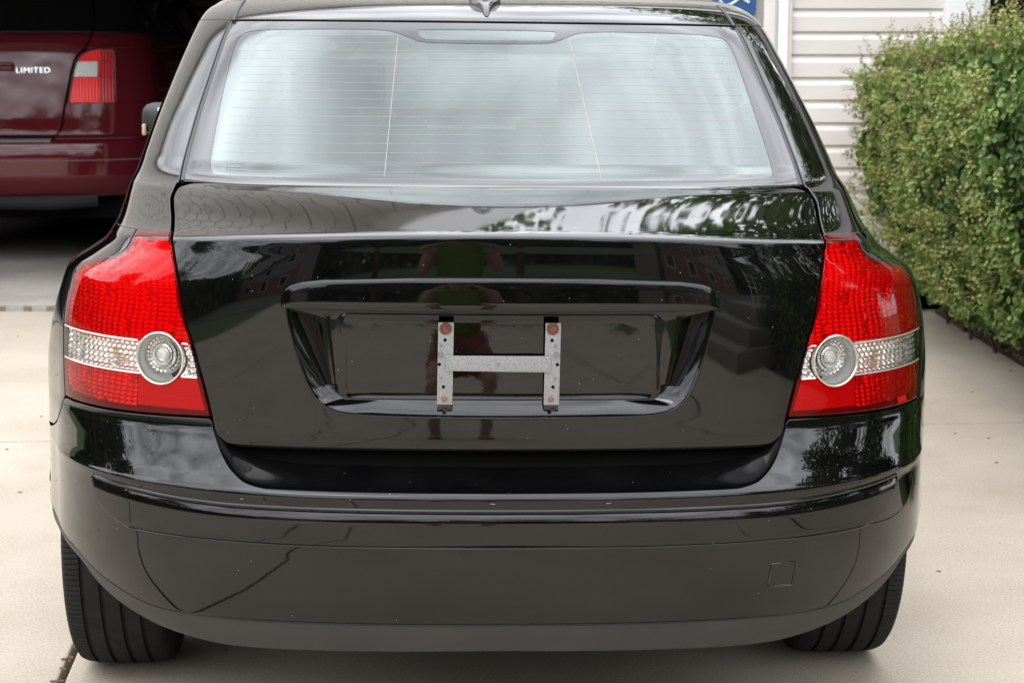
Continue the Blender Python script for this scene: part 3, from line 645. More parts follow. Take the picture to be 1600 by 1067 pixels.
for k in range(5):
    o = mk('slab', [(2.19, 4.6 - 3.9 * k - 3.888, 0), (4.25, 4.6 - 3.9 * k - 3.888, 0), (4.25, 4.6 - 3.9 * k, 0), (2.19, 4.6 - 3.9 * k, 0)], [(0, 1, 2, 3)], CONC, drive); o.data.transform(Matrix.Translation((0, 0, -.002)))
tree(5.6, 6.6, 5.6, 2.7, 1.6, 'leafy tree standing in the bed behind the hedge at the house corner', 11, 16000, lean=-.4)
tree(6.6, 3.4, 8.0, 3.6, 1.1, 'leafy tree on the lawn to the right of the sedan', 12, 30000)
tree(13.5, -9.5, 7.0, 2.8, 1.8, 'tall leafy tree on the right lawn nearer the street', 13, 7000)
tree(-11.5, 4.0, 6.5, 2.8, 1.8, 'round leafy tree on the left lawn beside the garage', 14, 7000)
tree(-12.5, -3.0, 7.0, 2.6, 2.0, 'dark leafy tree at the left near the street', 15, 5000)
tree(-4.0, -29, 9, 3.8, 2.2, 'big tree across the street in front of the dark gap', 16, 5000)
tree(3.5, -27, 10, 4.2, 2.2, 'largest tree across the street behind the photographer', 17, 5000)
tree(11, -25, 9, 4.0, 2.0, 'tree across the street at the far right', 18, 4000)
tree(4.2, 17.5, 11.5, 3.6, 3.0, 'tall tree rising behind the house roof, nearest the gable', 21, 22000)
tree(9.5, 16.5, 11, 3.8, 3.0, 'tall tree behind the right end of the house roof', 22, 22000)
tree(-.6, 21.5, 10.5, 2.6, 4.0, 'slimmer tree far behind the middle of the house', 23, 4000)
# ---- houses across the street (seen mirrored in the paint)
def far_house(x, y, wd, label, low=BRICK):
    t = thing('house', label, 'house', (x, y, -.06))
    boxo('lower_wall', (0, 0, 1.3), (wd, 7, 2.6), low, t, 0); boxo('upper_wall', (0, .02, 3.6), (wd * .98, 6.9, 2.0), WHITEW, t, 0)
    m = MB(); hw = wd / 2 + .5; m.add([(-hw, 4, 4.5), (hw, 4, 4.5), (hw, -4, 4.5), (-hw, -4, 4.5), (-hw, 0, 6.6), (hw, 0, 6.6)], [(0, 1, 5, 4), (2, 3, 4, 5), (1, 2, 5), (3, 0, 4), (0, 3, 2, 1)]); m.build('roof', ROOFM, t)
    for k in range(4):
        xx = -wd * .36 + k * wd * .24; f = boxo('window', (xx, 3.52, 1.5), (1.1, .08, 1.3), TRIMB, t, 0); boxo('pane', (xx, 3.565, 1.5), (.9, .02, 1.1), DARKP, f, 0)
        f = boxo('window', (xx, 3.52, 3.7), (1.0, .1, 1.0), TRIMB, t, 0); boxo('pane', (xx, 3.575, 3.7), (.8, .02, .8), DARKP, f, 0)
far_house(-19, -38, 13, 'brick and white clapboard house across the street on the left')
far_house(21, -40, 12, 'second brick and white house across the street further right')
# low stone steps and lattice panel at the right of the drive, behind the camera
st = thing('stone_steps', 'low curved stone garden steps at the right of the drive', 'steps', (4.6, -2.6, -.06))
for k in range(3): boxo('step', (.35 * k, 0, .12 + .2 * k), (2.4 - .2 * k, 2.2 - .3 * k, .2), mat('stone%d' % k, (.22, .19, .16), .9), st, .03)
lt = thing('lattice_screen', 'white lattice screen standing beside the stone steps', 'screen', (6.4, -3.4, 0), (0, 0, R(70)))
for k in range(7): boxo('slat', (-.9 + .3 * k, 0, .9), (.03, .02, 1.7), TRIMW, lt, 0)
for k in range(6): boxo('slat', (0, .021, .15 + .3 * k), (1.9, .02, .03), TRIMW, lt, 0)
# ============================================================ the black saloon car (local: x right, y forward, z up, rear end at y = 0)
CAR = thing('black_sedan', 'glossy black sedan seen from behind, without licence plate, parked on the concrete driveway', 'car', (-.0195, 3.04, 0), (0, R(.6), R(2.7)))
S = Stack(
    Pchip([(.27,.062),(.29,.050),(.32,.035),(.346,.024),(.40,.011),(.46,.003),(.50,0),(.566,0),(.573,.0015),(.580,.009),(.60,.030),(.63,.056),(.655,.0715),(.668,.0770),(.69,.0782),
     (.75,.0790),(.81,.0802),(.87,.0818),(.93,.0840),(.97,.0858),(.9965,.0873),(.998,.0882),(1.0,.0908),(1.002,.0955),(1.004,.1025),(1.006,.1125),(1.0085,.1265),(1.022,.203),(1.034,.272),(1.046,.343),(1.053,.3855),(1.058,.413),
     (1.064,.435),(1.10,.506),(1.20,.697),(1.30,.888),(1.371,1.024),(1.380,1.045),(1.398,1.100),(1.415,1.172),(1.430,1.29),(1.440,1.44),(1.447,1.64),(1.450,1.90)]),
    Pchip([(.2,4.36),(.35,4.44),(.5,4.46),(.7,4.43),(.80,4.37),(.87,4.2),(.94,3.9),(1.0,3.6),(1.03,3.45),(1.055,3.38),(1.10,3.28),(1.25,2.95),(1.371,2.68),(1.41,2.52),(1.435,2.28),(1.447,2.05),(1.450,1.95)]),
    Pchip([(.2,.77),(.27,.77),(.31,.812),(.35,.832),(.42,.842),(.50,.840),(.58,.840),(.65,.840),(.72,.840),(.80,.837),(.88,.820),(.92,.802),(.957,.768),(.985,.738),(1.005,.725),(1.03,.720),
     (1.10,.712),(1.24,.685),(1.32,.666),(1.37,.652),(1.395,.643),(1.41,.632),(1.425,.610),(1.437,.555),(1.446,.40),(1.450,.05)]),
    Pchip([(.27,.52),(.55,.52),(.66,.45),(1.0,.45),(1.06,.34),(1.37,.30),(1.41,.30),(1.45,.06)]),
    Pchip([(.27,4),(.55,4),(.66,5),(1.3,5),(1.37,4.5),(1.42,3.2),(1.45,2.2)]),
    Pchip([(.90,0),(1.0,.055),(1.05,0)]),
    Pchip([(.2,.8),(1.0,.7),(1.1,.35),(1.41,.3),(1.45,.06)]), Pchip([(.2,3.2),(1.3,3.5),(1.45,2.2)]))
T_ = Pchip
def lin(pts):
    xs = [p[0] for p in pts]; ys = [p[1] for p in pts]
    return lambda v: np.interp(v, xs, ys)
# outlines measured on the car's own surface (half width against height)
lid_x = T_([(.6320,.395),(.6332,.42),(.6345,.442),(.6370,.462),(.6435,.480),(.652,.4865),(.660,.4902),(.676,.4935),(.6857,.4950),(.7487,.510),(.8048,.5252),(.851,.540),(.925,.552),(.98,.5625),(1.005,.5685),(1.022,.579),(1.035,.5905),(1.042,.595),(1.049,.593),(1.054,.581),(1.057,.563),(1.0585,.53)])
lamp_in = T_([(.6840,.4985),(.7487,.5138),(.8048,.5290),(.851,.5438),(.925,.5558),(.98,.5663),(1.0085,.5735)])
lamp_out = T_([(.6840,.786),(.7085,.7875),(.7435,.788),(.783,.788),(.823,.787),(.854,.783),(.876,.777),(.895,.771),(.915,.764),(.926,.757),(.936,.745),(.9458,.726),(.953,.706),(.9595,.686),(.967,.671),(.977,.660),(.990,.651),(1.0085,.6455)])
def lamp_drop(A, B): return B - .0065 * np.clip((A - .4985) / .28, 0, 1) * np.clip(1 - (B - .684) / .07, 0, 1)
glass_x = T_([(1.0585,.588),(1.075,.590),(1.15,.585),(1.25,.572),(1.365,.552),(1.371,.550)])
SL = Stack(Pchip([(.630,.108),(.6325,.088),(.6350,.0808),(.640,.0778),(.655,.0774),(.668,.0776),(.69,.0782)] + [(float(a_), float(b_)) for a_, b_ in zip(S.YR.x, S.YR.y) if a_ > .70]), S.YF, S.W, S.L, S.N, S.G, S.LF, S.NF)
# ---- boot lid
rows = np.concatenate([np.linspace(.6320, .660, 16), np.linspace(.660, .990, 82)[1:], np.linspace(.990, 1.012, 40)[1:], np.linspace(1.012, 1.0585, 26)[1:]])
A_, B_ = grid_x(rows, lambda z: -lid_x(z), lid_x, 261)
rec_pts = [(-.366,.890),(-.366,.866),(-.3563,.8227),(-.3423,.7765),(-.327,.738),(-.314,.7185),(-.298,.7065),(-.276,.6985),(-.237,.6950),(-.15,.6928),(0,.6920),
           (.15,.6928),(.237,.6945),(.275,.6985),(.295,.7055),(.3125,.7185),(.3245,.738),(.3395,.7765),(.3515,.8240),(.3605,.866),(.3605,.890),(0,.890)]
rec = chaikin(rec_pts, 3)
lid = patch('boot_lid', SL.xz, A_, B_, PAINT, CAR, pads=(1, 1, 1, 1), r=.0028, depth=.02, holes=[rec])
# number-plate recess: loft from the outline to the sunken plate panel
def ring_at(poly, c, sc_, n):
    res = []
    P2 = (np.array(poly) - c) / sc_
    for k in range(n):
        a = 2 * math.pi * k / n; d = np.array([math.cos(a), math.sin(a)]); best = None
        X = P2; Y = np.roll(P2, -1, 0)
        den = d[0] * (Y - X)[:, 1] - d[1] * (Y - X)[:, 0]
        with np.errstate(all='ignore'):
            t = (X[:, 0] * (Y - X)[:, 1] - X[:, 1] * (Y - X)[:, 0]) / den; u = (X[:, 0] * d[1] - X[:, 1] * d[0]) / den
        ok = (t > 0) & (u >= -1e-9) & (u <= 1 + 1e-9); res.append(t[ok].max() * d * sc_ + c)
    return np.array(res)
def rrect(x0, x1, z0, z1, r, n=8):
    p = []
    for cx, cz, a0 in ((x1 - r, z1 - r, 0), (x0 + r, z1 - r, 90), (x0 + r, z0 + r, 180), (x1 - r, z0 + r, 270)):
        for k in range(n + 1): a = R(a0 + 90 * k / n); p.append((cx + r * math.cos(a), cz + r * math.sin(a)))
    return np.array(p)
NR = 420; cc = np.array([-.003, .784]); ss_ = np.array([.36, .1])
ro = ring_at(rec, cc, ss_, NR); pi_ = ring_at(rrect(-.2805, .2725, .7190, .8665, .014), cc, ss_, NR)
def Sn(x, z):
    e = 1e-4; x = np.asarray(x, float); z = np.asarray(z, float)
    n = nrm(np.cross(S.xz(x + e, z) - S.xz(x - e, z), S.xz(x, z + e) - S.xz(x, z - e)))
    n = np.where((n[..., 1:2] > 0), -n, n); return n
def SP(x, z, off=0): return S.xz(x, z) + Sn(x, z) * np.asarray(off)[..., None]
layers = [(-.006, -.004), (-.004, .0002), (-.0015, .0011), (.0, .0006), (.006, -.001), (.02, -.0035)]   # lip just outside / at the outline (negative: metres outwards)
VR = []; 
dirn = nrm(ro - cc)
def add_ring(P2, off): VR.append(SP(P2[:, 0], P2[:, 1], np.full(NR, off) if np.isscalar(off) else off))
add_ring(ro + dirn * .0025, -.004); add_ring(ro + dirn * .002, .0001); add_ring(ro + dirn * .0006, .0012); add_ring(ro - dirn * .0015, .0006)
for f in np.linspace(.04, 1, 22):
    P2 = ro + (pi_ - ro) * f
    low = np.clip((.745 - pi_[:, 1]) / .03, 0, 1)                                   # along the bottom the ledge is a straight slope
    add_ring(P2, -(.024 + .003 * np.clip((pi_[:, 1] - .719) / .147, 0, 1)) * ((1 - low) * math.sin(f * math.pi / 2) ** .9 + low * f ** .9) - .0006)
for s_, o_ in ((.988, .0007), (.975, .0009), (.955, .0005), (.94, 0), (.8, 0), (.6, 0), (.4, 0), (.2, 0), (.02, 0)):
    P2 = cc + (pi_ - cc) * s_; add_ring(P2, o_ - .0006 - (.024 + .003 * np.clip((P2[:, 1] - .719) / .147, 0, 1)))
VR = np.array(VR); fr = []
for i in range(len(VR) - 1):
    for k in range(NR): fr.append((i * NR + k, i * NR + (k + 1) % NR, (i + 1) * NR + (k + 1) % NR, (i + 1) * NR + k))
o = mk('plate_recess', VR.reshape(-1, 3), fr, PLATEP, lid, smooth=True)
bm = bmesh.new(); bm.from_mesh(o.data); bmesh.ops.recalc_face_normals(bm, faces=bm.faces)
if sum(f.normal.y * f.calc_area() for f in bm.faces) > 0: bmesh.ops.reverse_faces(bm, faces=bm.faces)
bm.to_mesh(o.data); bm.free()
# garnish handle over the recess
gt = lin([(0,.9318),(.15,.9313),(.30,.9270),(.335,.9225),(.352,.9165),(.361,.909),(.3675,.898),(.3705,.888)])
cols = np.concatenate([-.3735 + .0335 * np.linspace(0, 1, 26) ** 2, np.linspace(-.339, .332, 120), .3668 - .0335 * np.linspace(1, 0, 26) ** 2])
prof = [(0, -.004), (0, .004), (.002, .0110), (.010, .0148), (.024, .0166), (.05, .0174), (.15, .0180), (.4, .0186), (.7, .0191), (.95, .0195), (.98, .0190), (.995, .0180), (1, .0165), (1, .008), (1, -.004), (1, -.016)]
GV = []
for x in cols:
    ax = abs(x + .00335); e = 1 if ax < .348 else math.sqrt(max(0, 1 - ((ax - .348) / .0223) ** 2)) * .85 + .15
    zt = float(gt(ax)); zb = .8740 + .003 * (ax / .37) ** 2
    for f, o_ in prof:
        z = zt + (zb - zt) * f; 
        GV.append(SP(np.array([x]), np.array([z]), np.array([o_ * e if o_ > 0 else o_]))[0])
n_ = len(prof); fg = [(i * n_ + k, (i + 1) * n_ + k, (i + 1) * n_ + k + 1, i * n_ + k + 1) for i in range(len(cols) - 1) for k in range(n_ - 1)]
fg += [tuple(range(n_)), tuple(range((len(cols) - 1) * n_, len(cols) * n_))[::-1]]
o = mk('lid_garnish', GV, fg, PAINT, lid, smooth=True); o.data.set_sharp_from_angle(angle=R(50))
# ---- licence plate bracket (bare galvanised strips)
br = bpy.data.objects.new('plate_bracket', None); C.objects.link(br); br.parent = CAR; br.empty_display_size = .05; br.location = (.0005, 0, -.0056)
BY = float(S.xz(0, .79)[1]) + .009                                   # front plane of the strips, in front of the sunken panel
def strip_obj(x0t, x0b, wd, zt, zb, name='strip'):
    m = MB(); v = []
    for y in (BY, BY + .0018):
        v += [(x0t, y, zt), (x0t + wd, y, zt), (x0b + wd, y, zb), (x0b, y, zb)]
    m.add(v, [(0, 1, 2, 3), (7, 6, 5, 4), (0, 4, 5, 1), (1, 5, 6, 2), (2, 6, 7, 3), (3, 7, 4, 0)]); return m.build(name, ZINC, br, bevel=.0004)
sl = strip_obj(-.1100, -.1118, .0262, .860, .7193); sr = strip_obj(.0712, .0696, .0262, .8595, .7190)
m = MB(); v = []
for y in (BY - .0034, BY - .0004): v += [(-.0968, y, .8038), (.0810, y, .8034), (.0805, y, .7757), (-.0972, y, .7778)]
m.add(v, [(0, 1, 2, 3), (7, 6, 5, 4), (0, 4, 5, 1), (1, 5, 6, 2), (2, 6, 7, 3), (3, 7, 4, 0)]); m.build('crossbar', ZINC, br, bevel=.0004)
def bolt(x, z, rr, h, mt, name='bolt', y=BY, cone=.75, n=14):
    mb = MB(); mb.disc((x, y + .0006, z), (0, -1, 0), rr, h, n, cone); return mb.build(name, mt, br, smooth=True)
for bx, sgn in ((-.0985, 1), (.0825, -1)):
    wsh = bolt(bx + .001, .8495, .0112, .0016, RUST, 'washer', cone=.92, n=22)
    bolt(bx + .001, .8495, .0068, .0045, RUST, 'bolt', cone=.85, n=16); bolt(bx + .001, .8495, .003, .0052, RUST, 'bolt', cone=.8)
    bolt(bx + (-.001 if sgn > 0 else -.001), .7295, .0050, .0065, COPP, 'bolt', cone=.6)
    for dx, z in ((.0 , .8300), (-.0095 * sgn, .7885), (-.0025 * sgn, .7500)):
        bolt(bx + dx, z, .0030, .0008, INNER, 'bolt_hole', cone=1)
    bolt(bx - .0065 * sgn, .8205, .0030, .0030, ZINCD, 'nut'); bolt(bx - .0075 * sgn, .8060, .0052, .0045, ZINCD, 'nut', n=6)
    bolt(bx - .0065 * sgn, .7650, .0024, .0035, ZINCD, 'nut')
    x0 = -.1118 if sgn > 0 else .0696
    m = MB(); m.box((x0 + .013, BY + .004, .7155), (.024, .006, .010)); m.build('mounting_tab', BLK, br)
    m = MB(); m.disc((x0 + .015, BY + .007, .7105), (0, -1, 0), .0045, .006); m.build('mounting_tab', BLK, br)
    for z in (.733, .8495):
        m = MB(); m.disc((bx, BY + .022, z - .004), (0, -1, 0), .005, .02, 12, 1); m.build('spacer', BLK, br, smooth=True)
bolt(-.0085, .7898, .0034, .0022, ZINCD, 'nut', y=BY - .003)

# ---- tail lamps
circ_c = {1: (.5855, .7787), -1: (-.5865, .7797)}
for sx in (1, -1):
    lamp = bpy.data.objects.new('tail_light', None); C.objects.link(lamp); lamp.parent = CAR; lamp.empty_display_size = .05
    cx, cz = abs(circ_c[sx][0]), circ_c[sx][1]
    circ = np.array([(cx + .0440 * math.cos(a), cz + .0440 * math.sin(a)) for a in np.linspace(0, 2 * math.pi, 64, endpoint=False)])
    def bandlo(x): return .7525 + (x - .51) * .004
    def bandhi(x): return .8105 + (x - .51) * -.001
    kw = dict(mirror=False, sx=sx)
    # rows split at the clear band
    zs_lo = np.linspace(.6850, .7510, 26); zs_mid = np.linspace(.7510, .8075, 22); zs_hi = np.concatenate([np.linspace(.8075, .93, 44), np.linspace(.93, 1.0085, 50)[1:]])
    for zs, nm, mt, pads in ((zs_lo, 'red_lens', REDL, (1, 1, 1, 0)), (zs_mid, 'clear_lens', CLRL, (1, 1, 0, 0)), (zs_hi, 'red_lens', REDL, (1, 1, 0, 1))):
        a, b = grid_x(zs, lamp_in, lamp_out, 90); b = lamp_drop(a, b)
        patch(nm, S.xz, a, b, mt, lamp, pads=pads, r=.003, depth=.006, off=.001, holes=[circ], **kw)
    # reflector behind: pillow optics
    def cellf(pw, ph, amp0):
        def f(a, b):
            z = b / ph; row = np.floor(z); x = a / pw + .25 * np.sin(row * .35); col = np.floor(x); u = x - col - .5; v = z - row - .5
            hsh = np.sin(col * 12.99 + row * 78.23) * 437.58; hsh = hsh - np.floor(hsh); amp = amp0 * (.75 + .5 * hsh) * np.where(np.sin(col * .9) * np.sin(row * .45 + 1) > .80, -.5, 1)
            bowl = .010 * np.exp(-((a - .66) / .06) ** 2) * np.exp(-((b - .775) / .02) ** 2)
            big = .008 * np.sin((a - .5) * 30) * np.sin((b - .7) * 40)
            return amp * (1 - 3.2 * (u * u + v * v)) + big * .35 - bowl * .5
        return f
    def refl(name, zs, x0, x1, mt, pw, ph, amp, dep, n=200):
        a, b = grid_x(zs, x0, x1, n)
        h = np.array([(cx + .0450 * math.cos(t), cz + .0450 * math.sin(t)) for t in np.linspace(0, 2 * math.pi, 48, endpoint=False)])
        patch(name, S.xz, a, b, mt, lamp, off=-dep, holes=[h], bulge=cellf(pw, ph, amp), **kw)
    ins = lambda f, d: (lambda z: f(z) + d)
    refl('reflector', np.linspace(.809, 1.005, 220), ins(lamp_in, .008), ins(lamp_out, -.001), CHROME, .0120, .0078, .0034, .009, 260)
    refl('reflector', np.linspace(.7515, .8070, 64), ins(lamp_in, .008), ins(lamp_out, -.003), CHROME, .0100, .0098, .0036, .009, 220)
    refl('reflector', np.linspace(.691, .7500, 64), lambda z: .637, ins(lamp_out, -.001), CHROME, .0120, .0080, .0030, .009, 130)
    refl('reflector', np.linspace(.694, .7500, 60), ins(lamp_in, .010), lambda z: .635, LAMPG, .3, .0030, .0006, .008, 60)
    # silver rims of the clear band
    for zz, side_ in ((.7508, 0), (.7508, 1), (.8078, 0), (.8078, 1)):
        m = MB(); xs = [x for x in np.linspace(float(lamp_in(zz)) + .006, float(lamp_out(zz)) - .003, 50) if abs(x - cx) > math.sqrt(max(0, .0455 ** 2 - (zz - cz) ** 2))]
        for grp in (([x for x in xs if x < cx], [x for x in xs if x > cx])[side_],):
            if len(grp) > 1: m.tube([(sx * p[0], p[1], p[2]) for p in SP(np.array(grp), np.full(len(grp), zz), np.full(len(grp), .0006))], .0016, 6)
        if m.v: m.build('silver_trim', SILV, lamp, smooth=True)
    # amber bulb glow colour inside the indicator
    m = MB(); c0 = SP(np.array([.672]), np.array([.783]), np.array([-.013]))[0]
    for dz in (-.0165, -.008, .0005, .009, .0175):
        cpt = SP(np.array([.665]), np.array([.779 + dz]), np.array([-.0115]))[0]
        pts = [(sx * (cpt[0] + t), cpt[1] + t * .55, cpt[2]) for t in np.linspace(-.022, .03, 6)]
        m.tube(pts, [.0006, .0014, .0016, .0016, .0012, .0006], 6)
    m.build('amber_bulb', AMB, lamp, smooth=True)
    # housing
    a, b = grid_x(np.linspace(.686, 1.008, 40), ins(lamp_in, .001), ins(lamp_out, -.001), 40); patch('lamp_housing', S.xz, a, b, HOUS, lamp, off=-.035, **kw)
    # round reversing lamp
    p0 = SP(np.array([cx]), np.array([cz]), np.array([0.]))[0]; nn_ = Sn(np.array([cx]), np.array([cz]))[0]
    nn_ = Vector((nn_[0] * .75, nn_[1], nn_[2])).normalized(); p0 = Vector(p0); 
    rl = bpy.data.objects.new('reverse_lamp', None); C.objects.link(rl); rl.parent = lamp
    Q = nn_.to_track_quat('Z', 'Y').to_matrix()
    if sx < 0: p0 = Vector((-p0.x, p0.y, p0.z)); nn_ = Vector((-nn_.x, nn_.y, nn_.z)); Q = nn_.to_track_quat('Z', 'Y').to_matrix()
    def put(mb, name, mt, smooth=True):
        mb.v = [tuple(p0 + Q @ (Vector(v) * 1.055)) for v in mb.v]; o = mb.build(name, mt, lamp, smooth=smooth); return o
    bpy.data.objects.remove(rl)
    prof_ring = [(.0438, -.008), (.0438, .0010), (.0434, .0022), (.0424, .0030), (.0412, .0030), (.0404, .0022), (.0400, .0008), (.0396, -.002), (.0388, -.006)]
    m = MB(); m.lathe([(z, r_) for r_, z in prof_ring], axis='Z', n=96); put(m, 'chrome_ring', SILV)
    pr = [(-.003 - .030 * t, .0388 - .0035 * t + .0004 * (k % 2)) for k, t in enumerate(np.linspace(0, 1, 30))]
    m = MB(); m.lathe(pr + [(-.034, .005)], axis='Z', n=72); put(m, 'lamp_bowl', GREYR)
    # faceted dome lens
    m = MB(); ox, oy = (-.002, .004)
    for ring_, (r0, r1, z0, z1) in enumerate(((.0105, .0155, -.020, -.0185), (.0165, .0215, -.0195, -.0205), (.0225, .0270, -.0225, -.0265))):
        nS = 24
        for k in range(nS):
            a0 = 2 * math.pi * (k + .08) / nS; a1 = 2 * math.pi * (k + .92) / nS; am = (a0 + a1) / 2
            v = [(ox + r_ * math.cos(a), oy + r_ * math.sin(a), z) for r_, z, a in ((r0, z0, a0), (r0, z0, a1), (r1, z1, a1), (r1, z1, a0))]
            rm_ = (r0 + r1) / 2; v.append((ox + rm_ * math.cos(am), oy + rm_ * math.sin(am), (z0 + z1) / 2 + .003))
            m.add(v, [(0, 1, 4), (1, 2, 4), (2, 3, 4), (3, 0, 4)])
    m.lathe([(-.0225, .028), (-.0262, .029), (-.031, .0265)], (ox, oy, 0), 'Z', 48)
    m.lathe([(-.0200, .0102), (-.024, .0095), (-.026, .001)], (ox, oy, 0), 'Z', 32)
    m.v = [(v_[0] * 1.18, v_[1] * 1.18, v_[2] * .85 + .004) for v_ in m.v]; put(m, 'faceted_lens', CHROME, smooth=False)
    m = MB(); m.lathe([(-.024, .0085), (-.014, .0085), (-.011, .0075), (-.0102, .004), (-.010, .0004)], (ox * 1.18, oy * 1.18, 0), 'Z', 32); put(m, 'bulb_cap', GREYR)
    m = MB(); m.lathe([(.0002, .0395), (.0022, .030), (.0032, .015), (.0036, .0003)], axis='Z', n=64); put(m, 'clear_cover', CLRL)

# ---- bumper
vz = T_([(0,.347),(.35,.345),(.496,.3425),(.56,.3435),(.612,.348),(.66,.361),(.71,.380),(.766,.4085),(.80,.420),(.825,.427),(.838,.430)])
bz = T_([(0,.2885),(.3,.284),(.478,.2797),(.54,.285),(.594,.2955),(.65,.316),(.714,.351),(.767,.390),(.80,.397),(.825,.400),(.838,.402)])
tz = T_([(0,.5793),(.307,.5797),(.393,.5800),(.431,.5863),(.458,.603),(.476,.6255),(.4877,.6493),(.4945,.668),(.4968,.6800),(.505,.6812),(.70,.6765),(.780,.6745),(.788,.672),(.800,.645),(.812,.622),(.826,.602),(.838,.583)])
xs_b = np.concatenate([np.linspace(0, .42, 90), np.linspace(.42, .4968, 60)[1:], np.linspace(.4968, .74, 56)[1:], np.linspace(.74, .80, 24)[1:]])
qb = np.concatenate([S.q_of_x(xs_b, .6), np.linspace(float(S.q_of_x(.80, .6)), 1.0, 60)[1:]])
def bump_grid(zlo, zhi, nz_, qs):
    t = np.linspace(0, 1, nz_); xr = (1 - (1 - qs) ** 2.2) * .838
    lo = zlo(xr); hi = zhi(xr); Bq = lo[None] + (hi - lo)[None] * t[:, None]
    # keep x of the dense columns true while z changes
    Aq = np.where(xs_flag(qs)[None], S.q_of_x(np.broadcast_to(xr[None], Bq.shape) * 1.0, Bq), np.repeat(qs[None], nz_, 0)); return Aq, Bq
def xs_flag(q): return (1 - (1 - q) ** 2.2) * .838 < .775
def flare(P):
    y = P[..., 1]; z = P[..., 2]
    f = np.clip((y - .42) / .30, 0, 1); f = f * f * (3 - 2 * f); g_ = 1
    h = np.clip((.93 - z) / .24, 0, 1); h = h * h * (3 - 2 * h); P[..., 0] += .038 * f * g_ * h * (P[..., 0] > .5); return P
WY, WZ, AR = .958, .316, .362
def arch(P):
    P = flare(P); dead = np.zeros(P.shape[:-1], bool)
    for wy in (WY, WY + 2.64):
        dy = P[..., 1] - wy; dz = P[..., 2] - WZ; rr = np.sqrt(dy * dy + dz * dz); ins_ = (rr < AR) & (P[..., 0] > .5)
        k = AR / np.maximum(rr, 1e-6)
        P[..., 1] = np.where(ins_, wy + dy * k, P[..., 1]); P[..., 2] = np.where(ins_, WZ + dz * k, P[..., 2]); dead |= ins_
    return P, dead
bumper = None
a, b = bump_grid(vz, tz, 150, qb); q1_ = qb
# make it a full-width sheet: left half is the mirrored right half
bumper = patch('rear_bumper', S.sq, a, b, PAINT, CAR, pads=(0, 1, 1, 1), r=.0025, depth=.012, mirror=True, post=lambda P: arch(P), renorm=.775)
a, b = bump_grid(bz, lambda x: vz(x) - .0012, 26, qb)
patch('bumper_valance', S.sq, a, b, VAL, CAR, pads=(0, 1, 1, 1), r=.003, depth=.03, off=-.003, mirror=True, post=lambda P: arch(P))
# rub strip lying proud of the bumper with a dark seam round it
def seamline(poly, name, par, r_=.0013, off=.0006, mt=BLK, F=None, closed=True):
    P2 = np.array(poly); p = SP(P2[:, 0], P2[:, 1], np.full(len(P2), off)); pts = [tuple(q) for q in p]
    if closed: pts.append(pts[0]); pts.append(pts[1])
    m = MB(); m.tube(pts, r_, 6, cap=False); return m.build(name, mt, par, smooth=True)
sx_t = T_([(.4895,.640),(.4925,.655),(.4985,.668),(.506,.683),(.520,.698),(.540,.708),(.5605,.7155)])
sz = np.linspace(.4895, .5475, 34)
def strip_grid():
    f = np.linspace(-1, 1, 261); X = []; Z = []
    for t in np.linspace(0, 1, 34):
        zc0 = .4895 + (.5475 - .4895) * t
        xe = float(sx_t(.4895 + (.5605 - .4895) * t)); x = f * xe
        z = zc0 + (.013 * t) * np.clip((np.abs(x) - .45) / .26, 0, 1) ** 1.5
        X.append(x); Z.append(z)
    return np.array(X), np.array(Z)
a, b = strip_grid()
patch('rub_strip', S.xz, a, b, PAINT, bumper, pads=(1, 1, 1, 1), r=.0035, depth=.006, off=.0050, bulge=lambda A, B: .0012 - .0065 * np.clip((B - .535 - .013 * np.clip((np.abs(A) - .45) / .26, 0, 1) ** 1.5 + .010) / .024, 0, 1) ** 2)
edge = [(a[0, j], b[0, j] - .0032) for j in range(0, 261, 2)] + [(a[i, -1] + .0030, b[i, -1]) for i in range(1, 33)] + [(a[-1, j], b[-1, j] + .0030) for j in range(260, -1, -2)] + [(a[i, 0] - .0030, b[i, 0]) for i in range(32, 0, -1)]
seamline(edge, 'seam', bumper, .0025, .0006, BLKG)
tow = chaikin([(.4645,.4435),(.509,.4425),(.5095,.438),(.5045,.402),(.502,.3995),(.4605,.401),(.4590,.404),(.4635,.441)], 2)
seamline(tow, 'tow_eye_cover', bumper, .0015, .0002, BLKG)
m = MB(); m.tube([tuple(p) for p in SP(np.linspace(.470, .494, 5), np.full(5, .4025), np.full(5, .0006))], .0014, 6); m.build('cover_notch', BLK, bumper)
sc_ = MB(); rs_ = random.Random(12)
for k in range(3):
    x = rs_.uniform(-.45, .45); z = rs_.uniform(.557, .566); L_s = rs_.uniform(.002, .012); dz_ = rs_.uniform(-.001, .001)
    q_ = SP(np.array([x, x + L_s]), np.array([z, z + dz_]), np.full(2, .0062 if z < .55 and z > .49 else .0004)); sc_.tube([tuple(v_) for v_ in q_], .00022, 4)
sc_.build('paint_scratches', mat('scratch_grey', (.42, .42, .42), .6), bumper, kind='stuff', fix=False)
